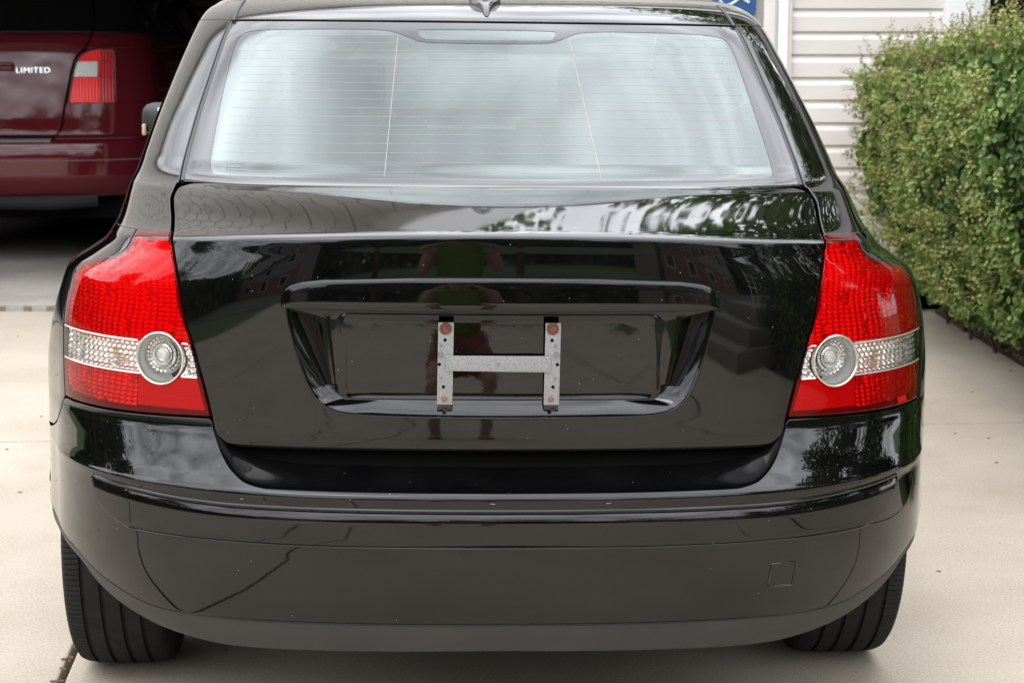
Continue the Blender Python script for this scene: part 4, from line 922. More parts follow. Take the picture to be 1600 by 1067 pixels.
# scooped ledge between bumper and lid
xs_s = np.concatenate([np.linspace(-.4967, -.42, 50), np.linspace(-.42, .42, 120)[1:-1], np.linspace(.42, .4967, 50)])
inner_z = T_([(0,.6060),(.30,.6070),(.40,.6125),(.455,.628),(.480,.650),(.492,.668),(.4968,.682)])
Bp = SP(xs_s, tz(np.abs(xs_s)), np.full(len(xs_s), -.0003))
xi = xs_s * .992; Ip = S.xz(xi, np.full(len(xi), .66)); Ip[:, 2] = inner_z(np.abs(xs_s)); Ip[:, 1] += .014
V = []; 
for t in (0, .012, .03, .07, .15, .3, .5, .7, .86, .95, 1.0):
    p = Bp + (Ip - Bp) * t; p[:, 2] = Bp[:, 2] + (Ip[:, 2] - Bp[:, 2]) * t ** 1.5; V.append(p)
p = V[-1].copy(); p[:, 2] -= .003; p[:, 1] += .006; V.append(p); p = p.copy(); p[:, 2] -= .03; p[:, 1] += .004; V.append(p)
V = np.array(V); ns_ = len(xs_s); fs = [(i * ns_ + k, i * ns_ + k + 1, (i + 1) * ns_ + k + 1, (i + 1) * ns_ + k) for i in range(len(V) - 1) for k in range(ns_ - 1)]
mk('bumper_ledge', V.reshape(-1, 3), fs, PAINT, bumper, smooth=True)

# ---- rear quarters, sides, front and roof (one body shell)
q0_lo = lin([(.20,1.0),(.5835,1.0),(.602,float(S.q_of_x(.829,.6))),(.622,float(S.q_of_x(.815,.62))),(.645,float(S.q_of_x(.803,.645))),(.6725,float(S.q_of_x(.7915,.67))),(.679,float(S.q_of_x(.7895,.68)))])
def start_q(z):
    if z < .6790: return float(q0_lo(z))
    if z <= 1.0085: return float(S.q_of_x(float(lamp_out(z)) + .0035, z))
    if z < 1.0586: return float(S.q_of_x(float(lid_x(min(z, 1.047))) + .0065, z))
    return float(S.q_of_x(float(glass_x(z)) + .0085, z))
def col_q(q0, q3, n1=70, n2=150, n3=60):
    return np.concatenate([q0 + (1 - q0) * np.linspace(0, 1, n1), 1 + np.linspace(0, 1, n2)[1:], 2 + (q3 - 2) * np.linspace(0, 1, n3)[1:]])
rows = np.concatenate([np.linspace(.205, .58, 46), np.linspace(.583, .679, 28), np.linspace(.6812, 1.0085, 86)])
a = np.array([col_q(start_q(z), 3.0) for z in rows]); b = np.repeat(rows[:, None], a.shape[1], 1)
body = patch('body_shell', S.sq, a, b, PAINT, CAR, pads=(1, 0, 1, 0), r=.0022, depth=.012, mirror=True, post=arch, renorm=0)
def q_front(z, x): return 2 + max(0, 1 - x / float(S.W(z))) ** (1 / 2.2)
SB = Stack(Pchip([(float(a_), float(b_)) for a_, b_ in zip(S.YR.x, S.YR.y) if a_ < 1.0062] + [(1.012,.148),(1.022,.203),(1.034,.270),(1.046,.338),(1.058,.402),(1.066,.432)] + [(float(a_), float(b_)) for a_, b_ in zip(S.YR.x, S.YR.y) if a_ > 1.09]), S.YF, S.W, S.L, S.N, S.G, S.LF, S.NF)
rows = np.concatenate([np.linspace(1.0090, 1.0586, 30), np.linspace(1.0590, 1.371, 90)[1:]])
q3f = [3.0 if z < 1.058 else q_front(z, .60 - (z - 1.058) * .15) for z in rows]
a = np.array([col_q(start_q(z), q3) for z, q3 in zip(rows, q3f)]); b = np.repeat(rows[:, None], a.shape[1], 1)
# wheel-side windows are cut as darker panes lying in the shell
patch('pillar_and_sides', SB.sq, a, b, PAINT, CAR, pads=(1, 1, 1, 0), r=.0025, depth=.012, mirror=True)
rows = np.concatenate([np.linspace(1.3722, 1.40, 16), 1.45 - (.05) * np.linspace(1, .02, 46)[1:] ** 1.5])
a = np.array([col_q(0.0, 3.0, 110, 60, 60) for z in rows]); b = np.repeat(rows[:, None], a.shape[1], 1)
roof = patch('roof', S.sq, a, b, PAINT, CAR, pads=(0, 0, 1, 0), r=.002, depth=.006, mirror=True)
m = MB(); m.box((0, 1.92, 1.4492), (.12, .5, .001)); m.build('roof_crown', PAINT, CAR)
# roof ditch mouldings
for sx in (1, -1):
    pts = []
    for z in np.linspace(1.368, 1.418, 30):
        x = .5505 - (z - 1.368) * .12; x = min(x, float(S.W(z)) * .985); p = SP(np.array([x]), np.array([z]), np.array([.0005]))[0]; pts.append((sx * p[0], p[1], p[2]))
    m = MB(); m.tube(pts, .0035, 8); m.build('roof_ditch', BLK, CAR, smooth=True)
# seal between glass and pillar, and along the lid
for sx in (1, -1):
    m = MB(); zz = np.linspace(1.061, 1.369, 30); m.tube([(sx * p[0], p[1], p[2]) for p in SP(glass_x(zz) + .0042, zz, np.full(30, -.0042))], .0046, 8); m.build('window_seal', BLK, CAR, smooth=True)
# ---- rear window
rows = np.linspace(1.0605, 1.3695, 110); a, b = grid_x(rows, lambda z: -float(glass_x(z)), glass_x, 180)
win = patch('rear_window', S.xz, a, b, GLASS, CAR, pads=(0, 0, 0, 0), off=-.0030)
clear = [(-.5395,1.0795),(-.5300,1.0745),(-.50,1.0735),(-.33,1.0722),(0,1.0715),(.33,1.0722),(.50,1.0735),(.5300,1.0745),(.5385,1.0795),(.541,1.10),(.539,1.15),(.536,1.22),(.532,1.29),(.5275,1.325),(.521,1.338),(.5052,1.3475),
         (.44,1.3525),(.30,1.3545),(.215,1.3535),(.185,1.3485),(.150,1.334),(.128,1.3275),(.06,1.3262),(-.06,1.3262),(-.135,1.3272),(-.158,1.334),(-.193,1.3485),(-.225,1.3535),(-.31,1.3545),(-.45,1.3525),(-.514,1.348),(-.529,1.338),(-.5355,1.325),(-.540,1.29),(-.544,1.22),(-.545,1.15),(-.544,1.10)]
clear = chaikin(clear, 2)
slot = chaikin([(-.1515,1.3505),(-.149,1.3545),(0,1.3555),(.143,1.3545),(.1455,1.3505),(.140,1.3385),(.128,1.3338),(0,1.3330),(-.122,1.3340),(-.140,1.3370)], 2)
rows = np.linspace(1.0605, 1.3695, 150); a, b = grid_x(rows, lambda z: -float(glass_x(z)), glass_x, 300)
patch('ceramic_border', S.xz, a, b, FRIT, win, off=-.0024, holes=[clear, slot])
for z in np.linspace(1.085, 1.343, 17):
    xs = np.linspace(-.53, .53, 50); lim = .525 - (z - 1.08) * .03; xs = np.linspace(-lim, lim, 50)
    zz = z - .004 * (xs / .53) ** 2
    if z > 1.326:
        for s_ in (-1, 1):
            x2 = np.linspace(.20, lim, 20) * s_; m = MB(); m.tube([tuple(p) for p in SP(x2, z - .004 * (x2 / .53) ** 2, np.full(20, -.0026))], .00016, 4, cap=False); m.build('heater_wire', HEAT, win)
        continue
    m = MB(); m.tube([tuple(p) for p in SP(xs, zz, np.full(50, -.0026))], .00016, 4, cap=False); m.build('heater_wire', HEAT, win)
for s_, xb, xt in ((-1, -.208, -.190), (1, .198, .172)):
    zz = np.linspace(1.0765, 1.338, 20); m = MB(); m.tube([tuple(p) for p in SP(xb + (xt - xb) * (zz - 1.0765) / .26, zz, np.full(20, -.0024))], .0003, 4, cap=False); m.build('heater_wire', HEAT, win)
m = MB()
for row, (z, n) in enumerate(((1.0945, 6), (1.0875, 5), (1.083, 7))):
    for k in range(n):
        x = -.512 + k * .0062 + row * .001; p = SP(np.array([x, x + .0035 + .001 * (k % 2)]), np.array([z, z]), np.full(2, -.0024)); m.tube([tuple(q) for q in p], .0006, 4)
m.build('glass_marking', mat('etched_grey', (.32, .35, .35), .6), win)
# ---- windscreen and side panes
rows = np.linspace(1.0605, 1.371, 30); 
a = np.array([np.linspace(q_front(z, .60 - (z - 1.058) * .15 - .004), 3.0, 40) for z in rows]); b = np.repeat(rows[:, None], 40, 1)
patch('windscreen', S.sq, a, b, WSH, CAR, off=-.003, mirror=True)
def side_pane(y0b, y1b, y0t, y1t):
    zr = np.linspace(1.045, 1.352, 14); A = []
    for z in zr:
        t = (z - 1.045) / .307; ya = y0b + (y0t - y0b) * t; yb = y1b + (y1t - y1b) * t; ye = float(S.sq(1.0, z)[1]); yf = float(S.sq(2.0, z)[1])
        qq = []
        for y in np.linspace(ya, yb, 24): qq.append(1 + (y - ye) / (yf - ye))
        A.append(qq)
    A = np.array(A); Bz = np.repeat(zr[:, None], 24, 1)
    for sx in (1, -1): patch('side_window', S.sq, np.clip(A, 1e-3, 2.9), Bz, DARKGL, CAR, pads=(1, 1, 1, 1), r=.001, depth=.002, off=.0012, sx=sx)
side_pane(1.05, 1.93, 1.40, 1.93); side_pane(2.0, 2.95, 2.0, 2.62)
# door seams, handles
for sx in (1, -1):
    for y in (1.30, 1.965, 3.05):
        m = MB(); pts = []
        for z in np.linspace(.30, 1.02, 24):
            if math.hypot(y - WY, z - WZ) < AR + .01: continue
            pf_ = flare(np.array([float(S.W(z)), y, z])); pts.append((sx * (float(pf_[0]) + .0004), y, z))
        m.tube(pts, .0022, 5); m.build('door_seam', BLK, CAR)
    for y in (1.42, 2.12):
        m = MB(); m.tube([(sx * (.862), y - .08, .845), (sx * .875, y - .05, .847), (sx * .875, y + .05, .849), (sx * .862, y + .08, .85)], [.008, .011, .011, .008], 8); m.build('door_handle', PAINT, CAR, smooth=True)
# ---- wing mirrors
def rounded_block(name, c, d, mt, par, bev=.02, segs=4):
    m = MB(); m.box(c, d); o = m.build(name, mt, par, fix=False)
    bm = bmesh.new(); bm.from_mesh(o.data); bmesh.ops.recalc_face_normals(bm, faces=bm.faces); bmesh.ops.bevel(bm, geom=list(bm.edges), offset=bev, segments=segs, profile=.6, affect='EDGES'); bm.to_mesh(o.data); bm.free()
    o.data.polygons.foreach_set('use_smooth', [True] * len(o.data.polygons)); o.data.set_sharp_from_angle(angle=R(45)); return o
for sx in (1, -1):
    mo = rounded_block('wing_mirror', (sx * .892, 2.80, 1.098), (.205, .12, .098), BLK, CAR, .045, 5)
    rounded_block('mirror_glass', (sx * .872, 2.7385, 1.100), (.140, .006, .068), MIRR, mo, .0025, 2)
    m = MB(); m.disc((0, 0, 0), (0, -1, 0), .012, .004); 
    rounded_block('turn_signal', (sx * .984, 2.752, 1.066), (.012, .03, .035), mat('pale_amber' + str(sx), (.40, .34, .24), .3), mo, .006, 3)
    m = MB(); m.tube([(sx * .72, 2.86, 1.02), (sx * .85, 2.82, 1.05)], .025, 8); m.build('mirror_arm', BLKG, mo, smooth=True)
# ---- antenna fin at the rear of the roof
m = MB(); base = SP(np.array([0.]), np.array([1.3975]), np.array([0.]))[0]; 
secs = [(1.050, .0035, .0008, 1.3815), (1.062, .0058, .004, 1.3862), (1.085, .0090, .008, 1.3935), (1.11, .0135, .012, 1.3995), (1.135, .022, .015, 1.4045), (1.155, .031, .017, 1.4080), (1.165, .034, .030, 1.4095), (1.19, .036, .055, 1.413), (1.24, .030, .05, 1.4185), (1.29, .010, .006, 1.4225)]
v = []; npr = 13
for y, hw, h, zb in secs:
    for k in range(npr):
        a_ = math.pi * k / (npr - 1); v.append((-hw * math.cos(a_) * (1 if abs(math.cos(a_)) > .7 else .86), y, zb + .001 + h * math.sin(a_) ** .8))
f = [(i * npr + k, i * npr + k + 1, (i + 1) * npr + k + 1, (i + 1) * npr + k) for i in range(len(secs) - 1) for k in range(npr - 1)]
m.add(v, f); m.build('antenna_fin', BLKG, CAR, smooth=True)
# ---- dark structure seen in the gaps, floor and arches
rows = np.linspace(.31, 1.045, 50); xe = .80
a = np.array([np.linspace(-min(.80, float(S.W(z)) * .93), min(.80, float(S.W(z)) * .93), 60) for z in rows]); b = np.repeat(rows[:, None], 60, 1)
patch('inner_panel', S.xz, a, b, INNER, CAR, off=-.052)
m = MB(); m.box((0, 2.4, .285), (1.24, 3.6, .09)); m.box((0, 1.0, .46), (1.2, 1.6, .2)); m.tube([(-.75, .958, .31), (.75, .958, .31)], .035, 8); m.build('underbody', INNER, CAR)
for sx in (1, -1):
    for wy in (WY, WY + 2.64):
        m = MB(); n = 28; v = []
        for k in range(n + 1):
            a_ = R(12 + 134 * k / n)
            for x in (.62, .845): v.append((sx * x, wy + .372 * math.cos(a_), WZ + .372 * math.sin(a_)))
        m.add(v, [(2 * k, 2 * k + 1, 2 * k + 3, 2 * k + 2) for k in range(n)]); m.build('wheel_arch_liner', INNER, CAR)
        m = MB(); m.box((sx * .62, wy, .50), (.02, .70, .30)); m.build('inner_arch', INNER, CAR)
        m = MB(); pts = [(sx * (.882 if wy < 2 else .885), wy + AR * math.cos(a_), WZ + AR * math.sin(a_)) for a_ in np.linspace(R(16), R(150 if wy < 2 else 180), 40)]
        pts = [(sx * (float(flare(np.array([float(S.W(p[2])), p[1], p[2]]))[0]) - .005), p[1], p[2]) for p in pts]
        m.tube(pts, .006, 6); m.build('arch_lip', PAINT, CAR, smooth=True)
m = MB(); m.tube([(.46, .45, .30), (.48, .26, .30), (.485, .21, .295)], .024, 14, cap=False); m.tube([(.46, .45, .30), (.48, .26, .30), (.485, .21, .295)], .020, 14, cap=False); m.build('exhaust_pipe', mat('dull_exhaust', (.12, .11, .10), .5, .8), CAR, smooth=True)
# ---- interior
rounded_block('parcel_shelf', (0, .86, 1.035), (1.14, .62, .02), INTD, CAR, .006, 2)
def headrest(x, y, z, wd=.27, h=.15): return rounded_block('headrest', (x, y, z), (wd, .10, h), INT, CAR, .04, 4)
for x in (-.40, 0, .40): headrest(x, 1.30, 1.075, .26 if x else .30, .10)
rounded_block('rear_seat', (0, 1.42, .75), (1.24, .2, .62), INT, CAR, .06, 4)
for x in (-.37, .37):
    rounded_block('front_seat', (x, 2.25, .80), (.50, .17, .66), INT, CAR, .06, 4); headrest(x, 2.22, 1.20, .26, .17)
rounded_block('dashboard', (0, 3.12, .93), (1.36, .42, .20), INTD, CAR, .06, 4)
m = MB(); m.lathe([(0 + .014 * math.cos(t), .185 + .014 * math.sin(t)) for t in np.linspace(0, 2 * math.pi, 9)], axis='Y', n=40); o = m.build('steering_wheel', INTD, CAR, smooth=True); o.location = (-.37, 2.82, 1.0); o.rotation_euler = (R(-25), 0, 0)
rounded_block('rear_view_mirror', (0, 2.78, 1.31), (.25, .03, .06), INTD, CAR, .012, 3)
m = MB(); m.box((0, 2.0, .66), (1.3, 2.6, .04)); m.build('cabin_floor', INTD, CAR)
# ---- wheels
def wheel(parent, x, y, z0, sx, Rr=.316, wd=.205, mt=TYRE, nang=300, face=RIM):
    hw = wd / 2
    prof = [(-hw * .82, Rr * .70), (-hw * .98, Rr * .80), (-hw * 1.0, Rr * .88), (-hw * .96, Rr * .945), (-hw * .90, Rr * .972), (-hw * .80, Rr * .986)]
    gx = []
    for g in (-.56, -.19, .19, .56):
        gx += [(hw * g - .0045, 0), (hw * g - .0035, -.007), (hw * g + .0035, -.007), (hw * g + .0045, 0)]
    for ax, d in gx: prof.append((ax, Rr * (1 - .009 * (ax / hw) ** 2) + d))
    prof += [(hw * .80, Rr * .986), (hw * .90, Rr * .972), (hw * .96, Rr * .945), (hw * 1.0, Rr * .88), (hw * .98, Rr * .80), (hw * .82, Rr * .70)]
    v = []; n = nang; k_ = len(prof)
    for i in range(n):
        a_ = 2 * math.pi * i / n
        for j, (ax, r_) in enumerate(prof):
            rr = r_
            if i % 4 == 0 and (j in (3, 4, 5, 6) or j in (k_ - 4, k_ - 5, k_ - 6, k_ - 7)): rr = r_ - .0035
            v.append((ax, rr * math.cos(a_ + ax * .35 * (1 if ax > 0 else -1)), rr * math.sin(a_ + ax * .35 * (1 if ax > 0 else -1))))
    f = [(i * k_ + j, i * k_ + j + 1, ((i + 1) % n) * k_ + j + 1, ((i + 1) % n) * k_ + j) for i in range(n) for j in range(k_ - 1)]
    m = MB(); m.add(v, f); t = m.build('tyre', mt, parent, smooth=True); t.data.set_sharp_from_angle(angle=R(28)); t.location = (x, y, z0 + Rr)
    rp = [(.0, .30), (.01, Rr * .2), (.012, Rr * .18), (.02, Rr * .0)]
    m = MB(); m.lathe([(-hw * .8, Rr * .69), (-hw * .6, Rr * .64), (hw * .7, Rr * .64), (hw * .86, Rr * .70), (hw * .80, Rr * .71)], n=48)
    for k in range(7):
        a_ = 2 * math.pi * k / 7; c_ = Vector((hw * .66, math.cos(a_) * Rr * .36, math.sin(a_) * Rr * .36)); m.box(c_, (.02, Rr * .58, .045), Matrix.Rotation(a_, 3, 'X'))
    m.disc((hw * .6, 0, 0), (1, 0, 0), Rr * .2, .03, 20, .8)
    m.disc((-hw * .5, 0, 0), (1, 0, 0), Rr * .62, .01, 32, 1)
    if sx < 0: m.v = [(-p[0], p[1], p[2]) for p in m.v]
    o = m.build('wheel_rim', face, t, smooth=True); return t
for sx in (1, -1):
    for wy in (WY, WY + 2.64):
        wheel(CAR, sx * .762, wy, sx * .8 * math.sin(R(.6)), sx, nang=660 if wy == WY else 120)
# ============================================================ maroon estate car standing in the garage
SUV = thing('maroon_suv', 'maroon sport utility vehicle parked nose-in inside the dark garage', 'car', (-3.14, 11.18, .03), (0, 0, R(.5)))
K_ = Pchip
V_ = Stack(
    K_([(.42,.10),(.45,.055),(.50,.02),(.56,.0),(.66,.0),(.74,.012),(.765,.03),(.775,.075),(.80,.105),(.90,.112),(1.05,.128),(1.20,.150),(1.32,.175),(1.385,.195),(1.42,.225),(1.50,.27),(1.62,.345),(1.70,.41),(1.73,.50),(1.75,.9),(1.755,1.8)]),
    K_([(.3,4.95),(.6,5.03),(.8,4.98),(.95,4.8),(1.05,4.4),(1.12,3.9),(1.5,3.2),(1.7,2.9),(1.755,2.2)]),
    K_([(.3,.88),(.45,.925),(.65,.95),(.85,.955),(1.05,.95),(1.25,.93),(1.40,.89),(1.55,.80),(1.68,.70),(1.73,.62),(1.75,.45),(1.755,.1)]),
    K_([(.3,.42),(.75,.40),(.80,.34),(1.4,.28),(1.7,.24),(1.755,.1)]), K_([(.3,5),(1.68,5.5),(1.755,2.4)]), K_([(.3,0),(1.755,0)]), K_([(.3,.8),(1.755,.3)]), K_([(.3,3.2),(1.755,3)]), RR=6.0)
MAR = mat('maroon_paint', (.085, .006, .011), .07, ior=1.5)
setc(MAR, ramp(MAR, noise_tex(MAR, 900, 2), [(.3, (.075, .005, .010)), (.7, (.098, .008, .014))]))
sF = lambda q, z: V_.sq(q, z)
VY = (.98, 3.86)
def archv(P):
    dead = np.zeros(P.shape[:-1], bool)
    for wy in VY:
        dy = P[..., 1] - wy; dz = P[..., 2] - .36; rr = np.sqrt(dy * dy + dz * dz); i_ = (rr < .40) & (P[..., 0] > .6)
        k = .40 / np.maximum(rr, 1e-6); P[..., 1] = np.where(i_, wy + dy * k, P[..., 1]); P[..., 2] = np.where(i_, .36 + dz * k, P[..., 2]); dead |= i_
    return P, dead
gate = K_([(.795,.385),(.805,.405),(.83,.425),(.95,.445),(1.10,.475),(1.21,.498),(1.27,.522),(1.315,.568),(1.355,.590),(1.41,.600),(1.5,.60),(1.68,.56)])
lin_in = K_([(.985,.480),(1.10,.498),(1.21,.520),(1.265,.545),(1.295,.585),(1.308,.63)]); lin_out = K_([(.985,.735),(1.308,.725)])
def vgrid(zs, f0, f1, n=60):
    a = np.array([np.linspace(f0(z), f1(z), n) for z in zs]); return a, np.repeat(np.asarray(zs)[:, None], n, 1)
qx = lambda x, z: float(V_.q_of_x(x, z))
def vbody(z0, z1, n, f0, name, pads, f1=lambda z: 3.0):
    zs = np.linspace(z0, z1, n); a = np.array([np.concatenate([np.linspace(f0(z), 1, 50), 1 + np.linspace(0, 1, 70)[1:], 2 + (f1(z) - 2) * np.linspace(0, 1, 40)[1:]]) for z in zs]); b = np.repeat(zs[:, None], a.shape[1], 1)
    return patch(name, sF, a, b, MAR, SUV, pads=pads, r=.006, depth=.02, mirror=True, post=archv)
vbody(.425, .772, 50, lambda z: 0.0, 'bumper_and_sides', (0, 0, 1, 1))
vbody(.776, .984, 24, lambda z: qx(float(gate(z)) + .010, z), 'body_side', (1, 0, 1, 0))
vbody(.986, 1.307, 40, lambda z: qx(float(lin_out(z)) + .004, z), 'body_side', (1, 0, 0, 0))
vbody(1.310, 1.405, 12, lambda z: qx(float(gate(z)) + .010, z), 'body_side', (1, 0, 1, 0))
zs = np.linspace(1.408, 1.69, 24); a = np.array([np.concatenate([np.linspace(qx(float(gate(z)) + .012, z), 1, 30), 1 + np.linspace(0, 1, 50)[1:], 2 + np.linspace(0, .6, 20)[1:]]) for z in zs])
patch('side_glass', sF, a, np.repeat(zs[:, None], a.shape[1], 1), DARKGL, SUV, pads=(1, 0, 1, 0), r=.003, mirror=True)
zs = 1.755 - .063 * np.linspace(1, .01, 20) ** 1.6; a = np.array([np.concatenate([np.linspace(0, 1, 50), 1 + np.linspace(0, 1, 20)[1:], 2 + np.linspace(0, 1, 30)[1:]]) for z in zs])
patch('suv_roof', sF, a, np.repeat(zs[:, None], a.shape[1], 1), MAR, SUV, pads=(0, 0, 1, 0), mirror=True)
for y in (1.0, 1.9, 2.9):
    for sx in (1, -1):
        m = MB(); m.tube([(sx * (float(V_.W(z)) + .004), y + (z - 1.4) * .25, z) for z in np.linspace(1.41, 1.69, 8)], .03, 6); m.build('window_pillar', BLKG, SUV, smooth=True)
    for sx in (1, -1):
        m = MB(); m.tube([(sx * (float(V_.W(1.62)) - .05), 1.0, 1.78), (sx * .70, 1.4, 1.80), (sx * .70, 3.0, 1.80)], .018, 6)
        if y == 1.0: m.build('roof_rail', BLKG, SUV, smooth=True)
# tailgate with glass
a, b = grid_x(np.linspace(.795, 1.405, 70), lambda z: -float(gate(z)), gate, 100)
tg = patch('tailgate', V_.xz, a, b, MAR, SUV, pads=(1, 1, 1, 1), r=.006, depth=.025)
a, b = grid_x(np.linspace(1.410, 1.685, 24), lambda z: -float(gate(z)), gate, 60); patch('rear_glass', V_.xz, a, b, DARKGL, tg, pads=(1, 1, 1, 1), r=.004, off=-.001)
a, b = grid_x(np.linspace(.78, 1.69, 50), lambda z: -.66, lambda z: .66, 40); patch('gate_shadow_gap', V_.xz, a, b, INNER, SUV, off=-.022)
# gate seam outline in rubber
# black ribbed step on the bumper
STEPM = mat('ribbed_step', (.10, .10, .10), .55)
m = MB(); n = 60; v = []; 
for k in range(n + 1):
    x = -.385 + .77 * k / n; yb = float(V_.xz(x, .775)[1]); dz = .003 if k % 2 else 0
    v += [(x, yb - .055, .752), (x, yb - .050, .772 + dz), (x, yb + .02, .778 + dz)]
m.add(v, [(3 * k + j, 3 * k + 3 + j, 3 * k + 4 + j, 3 * k + 1 + j) for k in range(n) for j in (0, 1)]); m.build('step_pad', STEPM, SUV)
SEAMG = mat('grey_seam', (.16, .13, .13), .5)
for z in (.648,):
    for sx in (1, -1):
        qs = np.linspace(0, .97, 60); p = V_.sq(qs, np.full(60, z)); m = MB(); m.tube([(sx * a_[0], a_[1] - .002, a_[2]) for a_ in p], .0035, 5); m.build('bumper_seam', SEAMG, SUV)
m = MB(); m.tube([(-.9, .6, .40), (.9, .6, .40)], .05, 10); m.box((0, 2.5, .36), (1.5, 4.3, .16)); m.build('underbody', INNER, SUV)
m = MB(); m.tube([(.05, .12, .40), (.35, .12, .395), (.62, .2, .41)], .05, 10); m.build('exhaust_box', mat('exhaust_grey', (.006, .006, .006), .8), SUV, smooth=True)
LRED = mat('suv_red_lens', (.90, .010, .014), .1); LDARK = mat('suv_dark_red_lens', (.45, .008, .012), .12); LCLR = mat('suv_clear_lens', (.55, .54, .54), .15)
def vnrm(A, B):
    x = A / .018; z = B / .012; return .0030 * (1 - 3 * ((x - np.floor(x) - .5) ** 2 + (z - np.floor(z) - .5) ** 2))
def vert_fl(A, B): x = A / .009; return .002 * np.abs(x - np.floor(x) - .5)
for sx in (1, -1):
    lp = bpy.data.objects.new('tail_light', None); C.objects.link(lp); lp.parent = SUV
    for z0, z1, xa, xb, mt, bu in ((.988, 1.140, lin_in, lambda z: .650, LRED, vnrm), (.988, 1.140, lambda z: .651, lin_out, LDARK, vnrm), (1.142, 1.232, lin_in, lambda z: .640, LCLR, vert_fl), (1.142, 1.232, lambda z: .641, lin_out, LDARK, vnrm), (1.234, 1.307, lin_in, lambda z: .655, LRED, vnrm), (1.234, 1.307, lambda z: .656, lin_out, LDARK, vnrm)):
        a, b = grid_x(np.linspace(z0, z1, 40), xa, xb, 70); patch('lens', V_.xz, a, b, mt, lp, off=.001, bulge=bu, sx=sx)
    m = MB(); pl = [(float(lin_in(z)) - .006, z) for z in np.linspace(.985, 1.308, 20)] + [(x, 1.311) for x in np.linspace(.64, .73, 6)]
    m.tube([(sx * p[0], p[1] - .001, p[2]) for p in (V_.xz(x, z) for x, z in pl)], .008, 6); m.build('lamp_gasket', BLK, lp, smooth=True)
# chrome lettering on the tailgate
def text_mesh(name, s, size, mt, parent, loc, rot, extr=.003, sxk=1.0):
    cu = bpy.data.curves.new('t', 'FONT'); cu.body = s; cu.size = size; cu.extrude = extr; cu.space_character = 1.12; cu.align_x = 'LEFT'
    o = bpy.data.objects.new('t', cu); C.objects.link(o); bpy.context.view_layer.update(); dg = bpy.context.evaluated_depsgraph_get(); me = bpy.data.meshes.new_from_object(o.evaluated_get(dg)); bpy.data.objects.remove(o)
    me.materials.clear(); me.materials.append(mt); r = bpy.data.objects.new(name, me); C.objects.link(r); r.parent = parent; r.location = loc; r.rotation_euler = rot; r.scale = (sxk, 1, 1); return r
CHL = mat('chrome_letters', (.85, .85, .84), .2, .8)
yt = float(V_.xz(.27, 1.18)[1])
text_mesh('lettering', 'LIMITED', .046, CHL, tg, (.170, yt - .012, 1.166), (R(82), 0, R(4.0)), .004, 1.12)
rounded_block('gate_handle', (-.05, float(V_.xz(0, 1.2)[1]) - .012, 1.205), (.42, .03, .05), MAR, tg, .012, 3)
for sx in (1, -1):
    for wy in VY: wheel(SUV, sx * .80, wy, 0, sx, Rr=.36, wd=.22, nang=120)
for sx in (1, -1):
    mo = rounded_block('wing_mirror', (sx * 1.05, 3.35, 1.22), (.22, .12, .17), MAR, SUV, .05, 4); rounded_block('mirror_glass', (sx * 1.05, 3.287, 1.22), (.18, .006, .13), MIRR, mo, .0025, 2)
m = MB(); m.box((0, 2.6, .9), (1.5, 3.6, .5)); m.build('cabin_block', INNER, SUV)

# ============================================================ the photographer, mirrored in the paint
def skin(name, pts, edges, radii, mt, root, parent=None, sub=2):
    me = bpy.data.meshes.new(name); me.from_pydata(pts, edges, []); me.materials.append(mt); o = bpy.data.objects.new(name, me); C.objects.link(o)
    if parent: o.parent = parent
    md = o.modifiers.new('s', 'SKIN'); md.use_smooth_shade = True
    for i, r_ in enumerate(radii): me.skin_vertices[0].data[i].radius = (r_ if isinstance(r_, tuple) else (r_, r_)); 
    me.skin_vertices[0].data[root].use_root = True
    ms = o.modifiers.new('u', 'SUBSURF'); ms.levels = sub; ms.render_levels = sub; return o
SKIN = mat('skin', (.46, .25, .17), .5); SHIRT = mat('green_shirt', (.13, .24, .015), .85); SHORT = mat('rust_red_shorts', (.20, .045, .03), .85); HAIR = mat('brown_hair', (.05, .03, .02), .7); SHOE = mat('shoe', (.1, .1, .11), .7); CAMB = mat('camera_black', (.012, .012, .012), .4)
ph = thing('person', 'person in green shirt and red shorts mirrored in the boot lid, holding a camera', 'person', (0, -.30, 0))
# joints: pelvis 0, waist 1, chest 2, neck 3, head 4,5 ; arms 6.. ; legs
pts = [(0,-.16,.60),(0,-.14,.74),(0,-.08,.94),(0,-.04,1.09),(0,.0,1.20),(0,.02,1.33),
       (-.18,-.07,1.01),(-.27,.04,.85),(-.09,.17,1.20),(.18,-.07,1.01),(.27,.04,.85),(.09,.17,1.20),
       (-.11,-.15,.56),(-.20,.16,.44),(-.17,-.06,.08),(-.18,.07,.035),(.11,-.15,.56),(.20,.16,.44),(.17,-.06,.08),(.18,.07,.035)]
edges = [(0,1),(1,2),(2,3),(3,4),(4,5),(2,6),(6,7),(7,8),(2,9),(9,10),(10,11),(0,12),(12,13),(13,14),(14,15),(0,16),(16,17),(17,18),(18,19)]
rad = [(.14,.10),(.125,.09),(.14,.09),.052,.085,.075,.06,.042,.028,.06,.042,.028,.085,.055,.038,.035,.085,.055,.038,.035]
skin('body', pts, edges, rad, SKIN, 0, ph)
skin('shirt', [(0,-.16,.58),(0,-.14,.74),(0,-.08,.94),(0,-.05,1.05),(-.18,-.07,1.01),(-.25,.01,.90),(.18,-.07,1.01),(.25,.01,.90)], [(0,1),(1,2),(2,3),(2,4),(4,5),(2,6),(6,7)], [(.18,.14),(.165,.13),(.20,.155),.09,.085,.07,.085,.07], SHIRT, 0, ph)
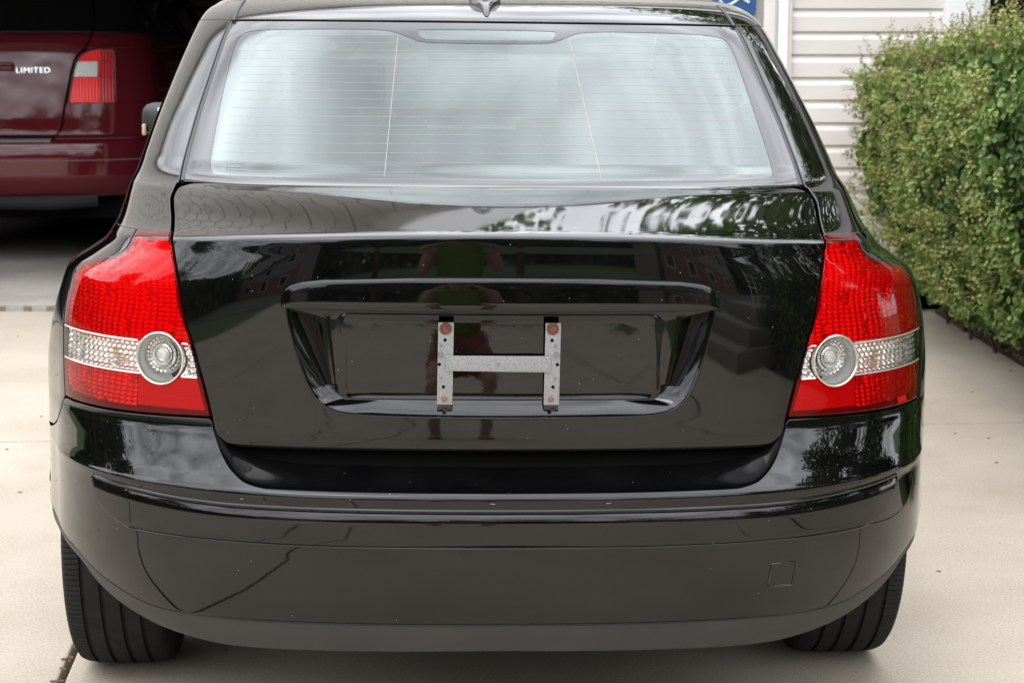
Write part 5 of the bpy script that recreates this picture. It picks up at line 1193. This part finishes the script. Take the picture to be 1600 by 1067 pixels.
skin('shorts', [(0,-.16,.62),(-.11,-.15,.55),(-.185,.10,.47),(.11,-.15,.55),(.185,.10,.47)], [(0,1),(1,2),(0,3),(3,4)], [(.165,.12),.105,.085,.105,.085], SHORT, 0, ph)
for sx in (-1, 1):
    for k in range(5):
        b0 = Vector((sx * .085, .18, 1.205)); fx = (k - 1.5) * .012 if k < 4 else -.02
        q = [b0, b0 + Vector((-sx * .02, .035, .03 - .018 * k)), b0 + Vector((-sx * .045, .045, .035 - .018 * k)), b0 + Vector((-sx * .055, .03, .035 - .018 * k))] if k < 4 else [b0, b0 + Vector((-sx * .03, -.005, .03)), b0 + Vector((-sx * .045, .0, .05))]
        skin('finger', [tuple(a_) for a_ in q], [(i, i + 1) for i in range(len(q) - 1)], [.011, .009, .008, .007][:len(q)], SKIN, 0, ph, 1)
skin('hair', [(0,-.01,1.27),(0,-.01,1.37)], [(0,1)], [(.085,.09),(.088,.085)], HAIR, 0, ph)
m = MB(); m.add([(0,.125,1.285),(-.012,.098,1.262),(.012,.098,1.262),(0,.098,1.315)], [(0,1,2),(0,2,3),(0,3,1)]); m.build('nose', SKIN, ph)
for sx in (-1, 1):
    m = MB(); m.disc((sx * .03, .095, 1.315), (0, 1, 0), .010, .004); m.build('eye', CAMB, ph); m = MB(); m.tube([(sx * .085, .02, 1.32), (sx * .092, .01, 1.305), (sx * .085, .02, 1.28)], .01, 6); m.build('ear', SKIN, ph, smooth=True)
m = MB(); m.tube([(-.022, .1, 1.243), (.022, .1, 1.243)], .005, 6); m.build('mouth', mat('lips', (.35, .12, .1), .5), ph)
for sx in (-1, 1): rounded_block('shoe', (sx * .175, .02, .04), (.10, .27, .08), SHOE, ph, .03, 3)
cm = thing('camera_body', 'black camera with zoom lens held by the person', 'camera', (0, -.085, 1.3))
rounded_block('camera_case', (0, -.02, -.008), (.135, .055, .095), CAMB, cm, .012, 3)
m = MB(); m.lathe([(.0, .034), (.055, .034), (.06, .036), (.066, .034), (.064, .029), (.05, .028), (.05, .0)], axis='Y', n=32); m.build('lens_barrel', CAMB, cm, smooth=True)
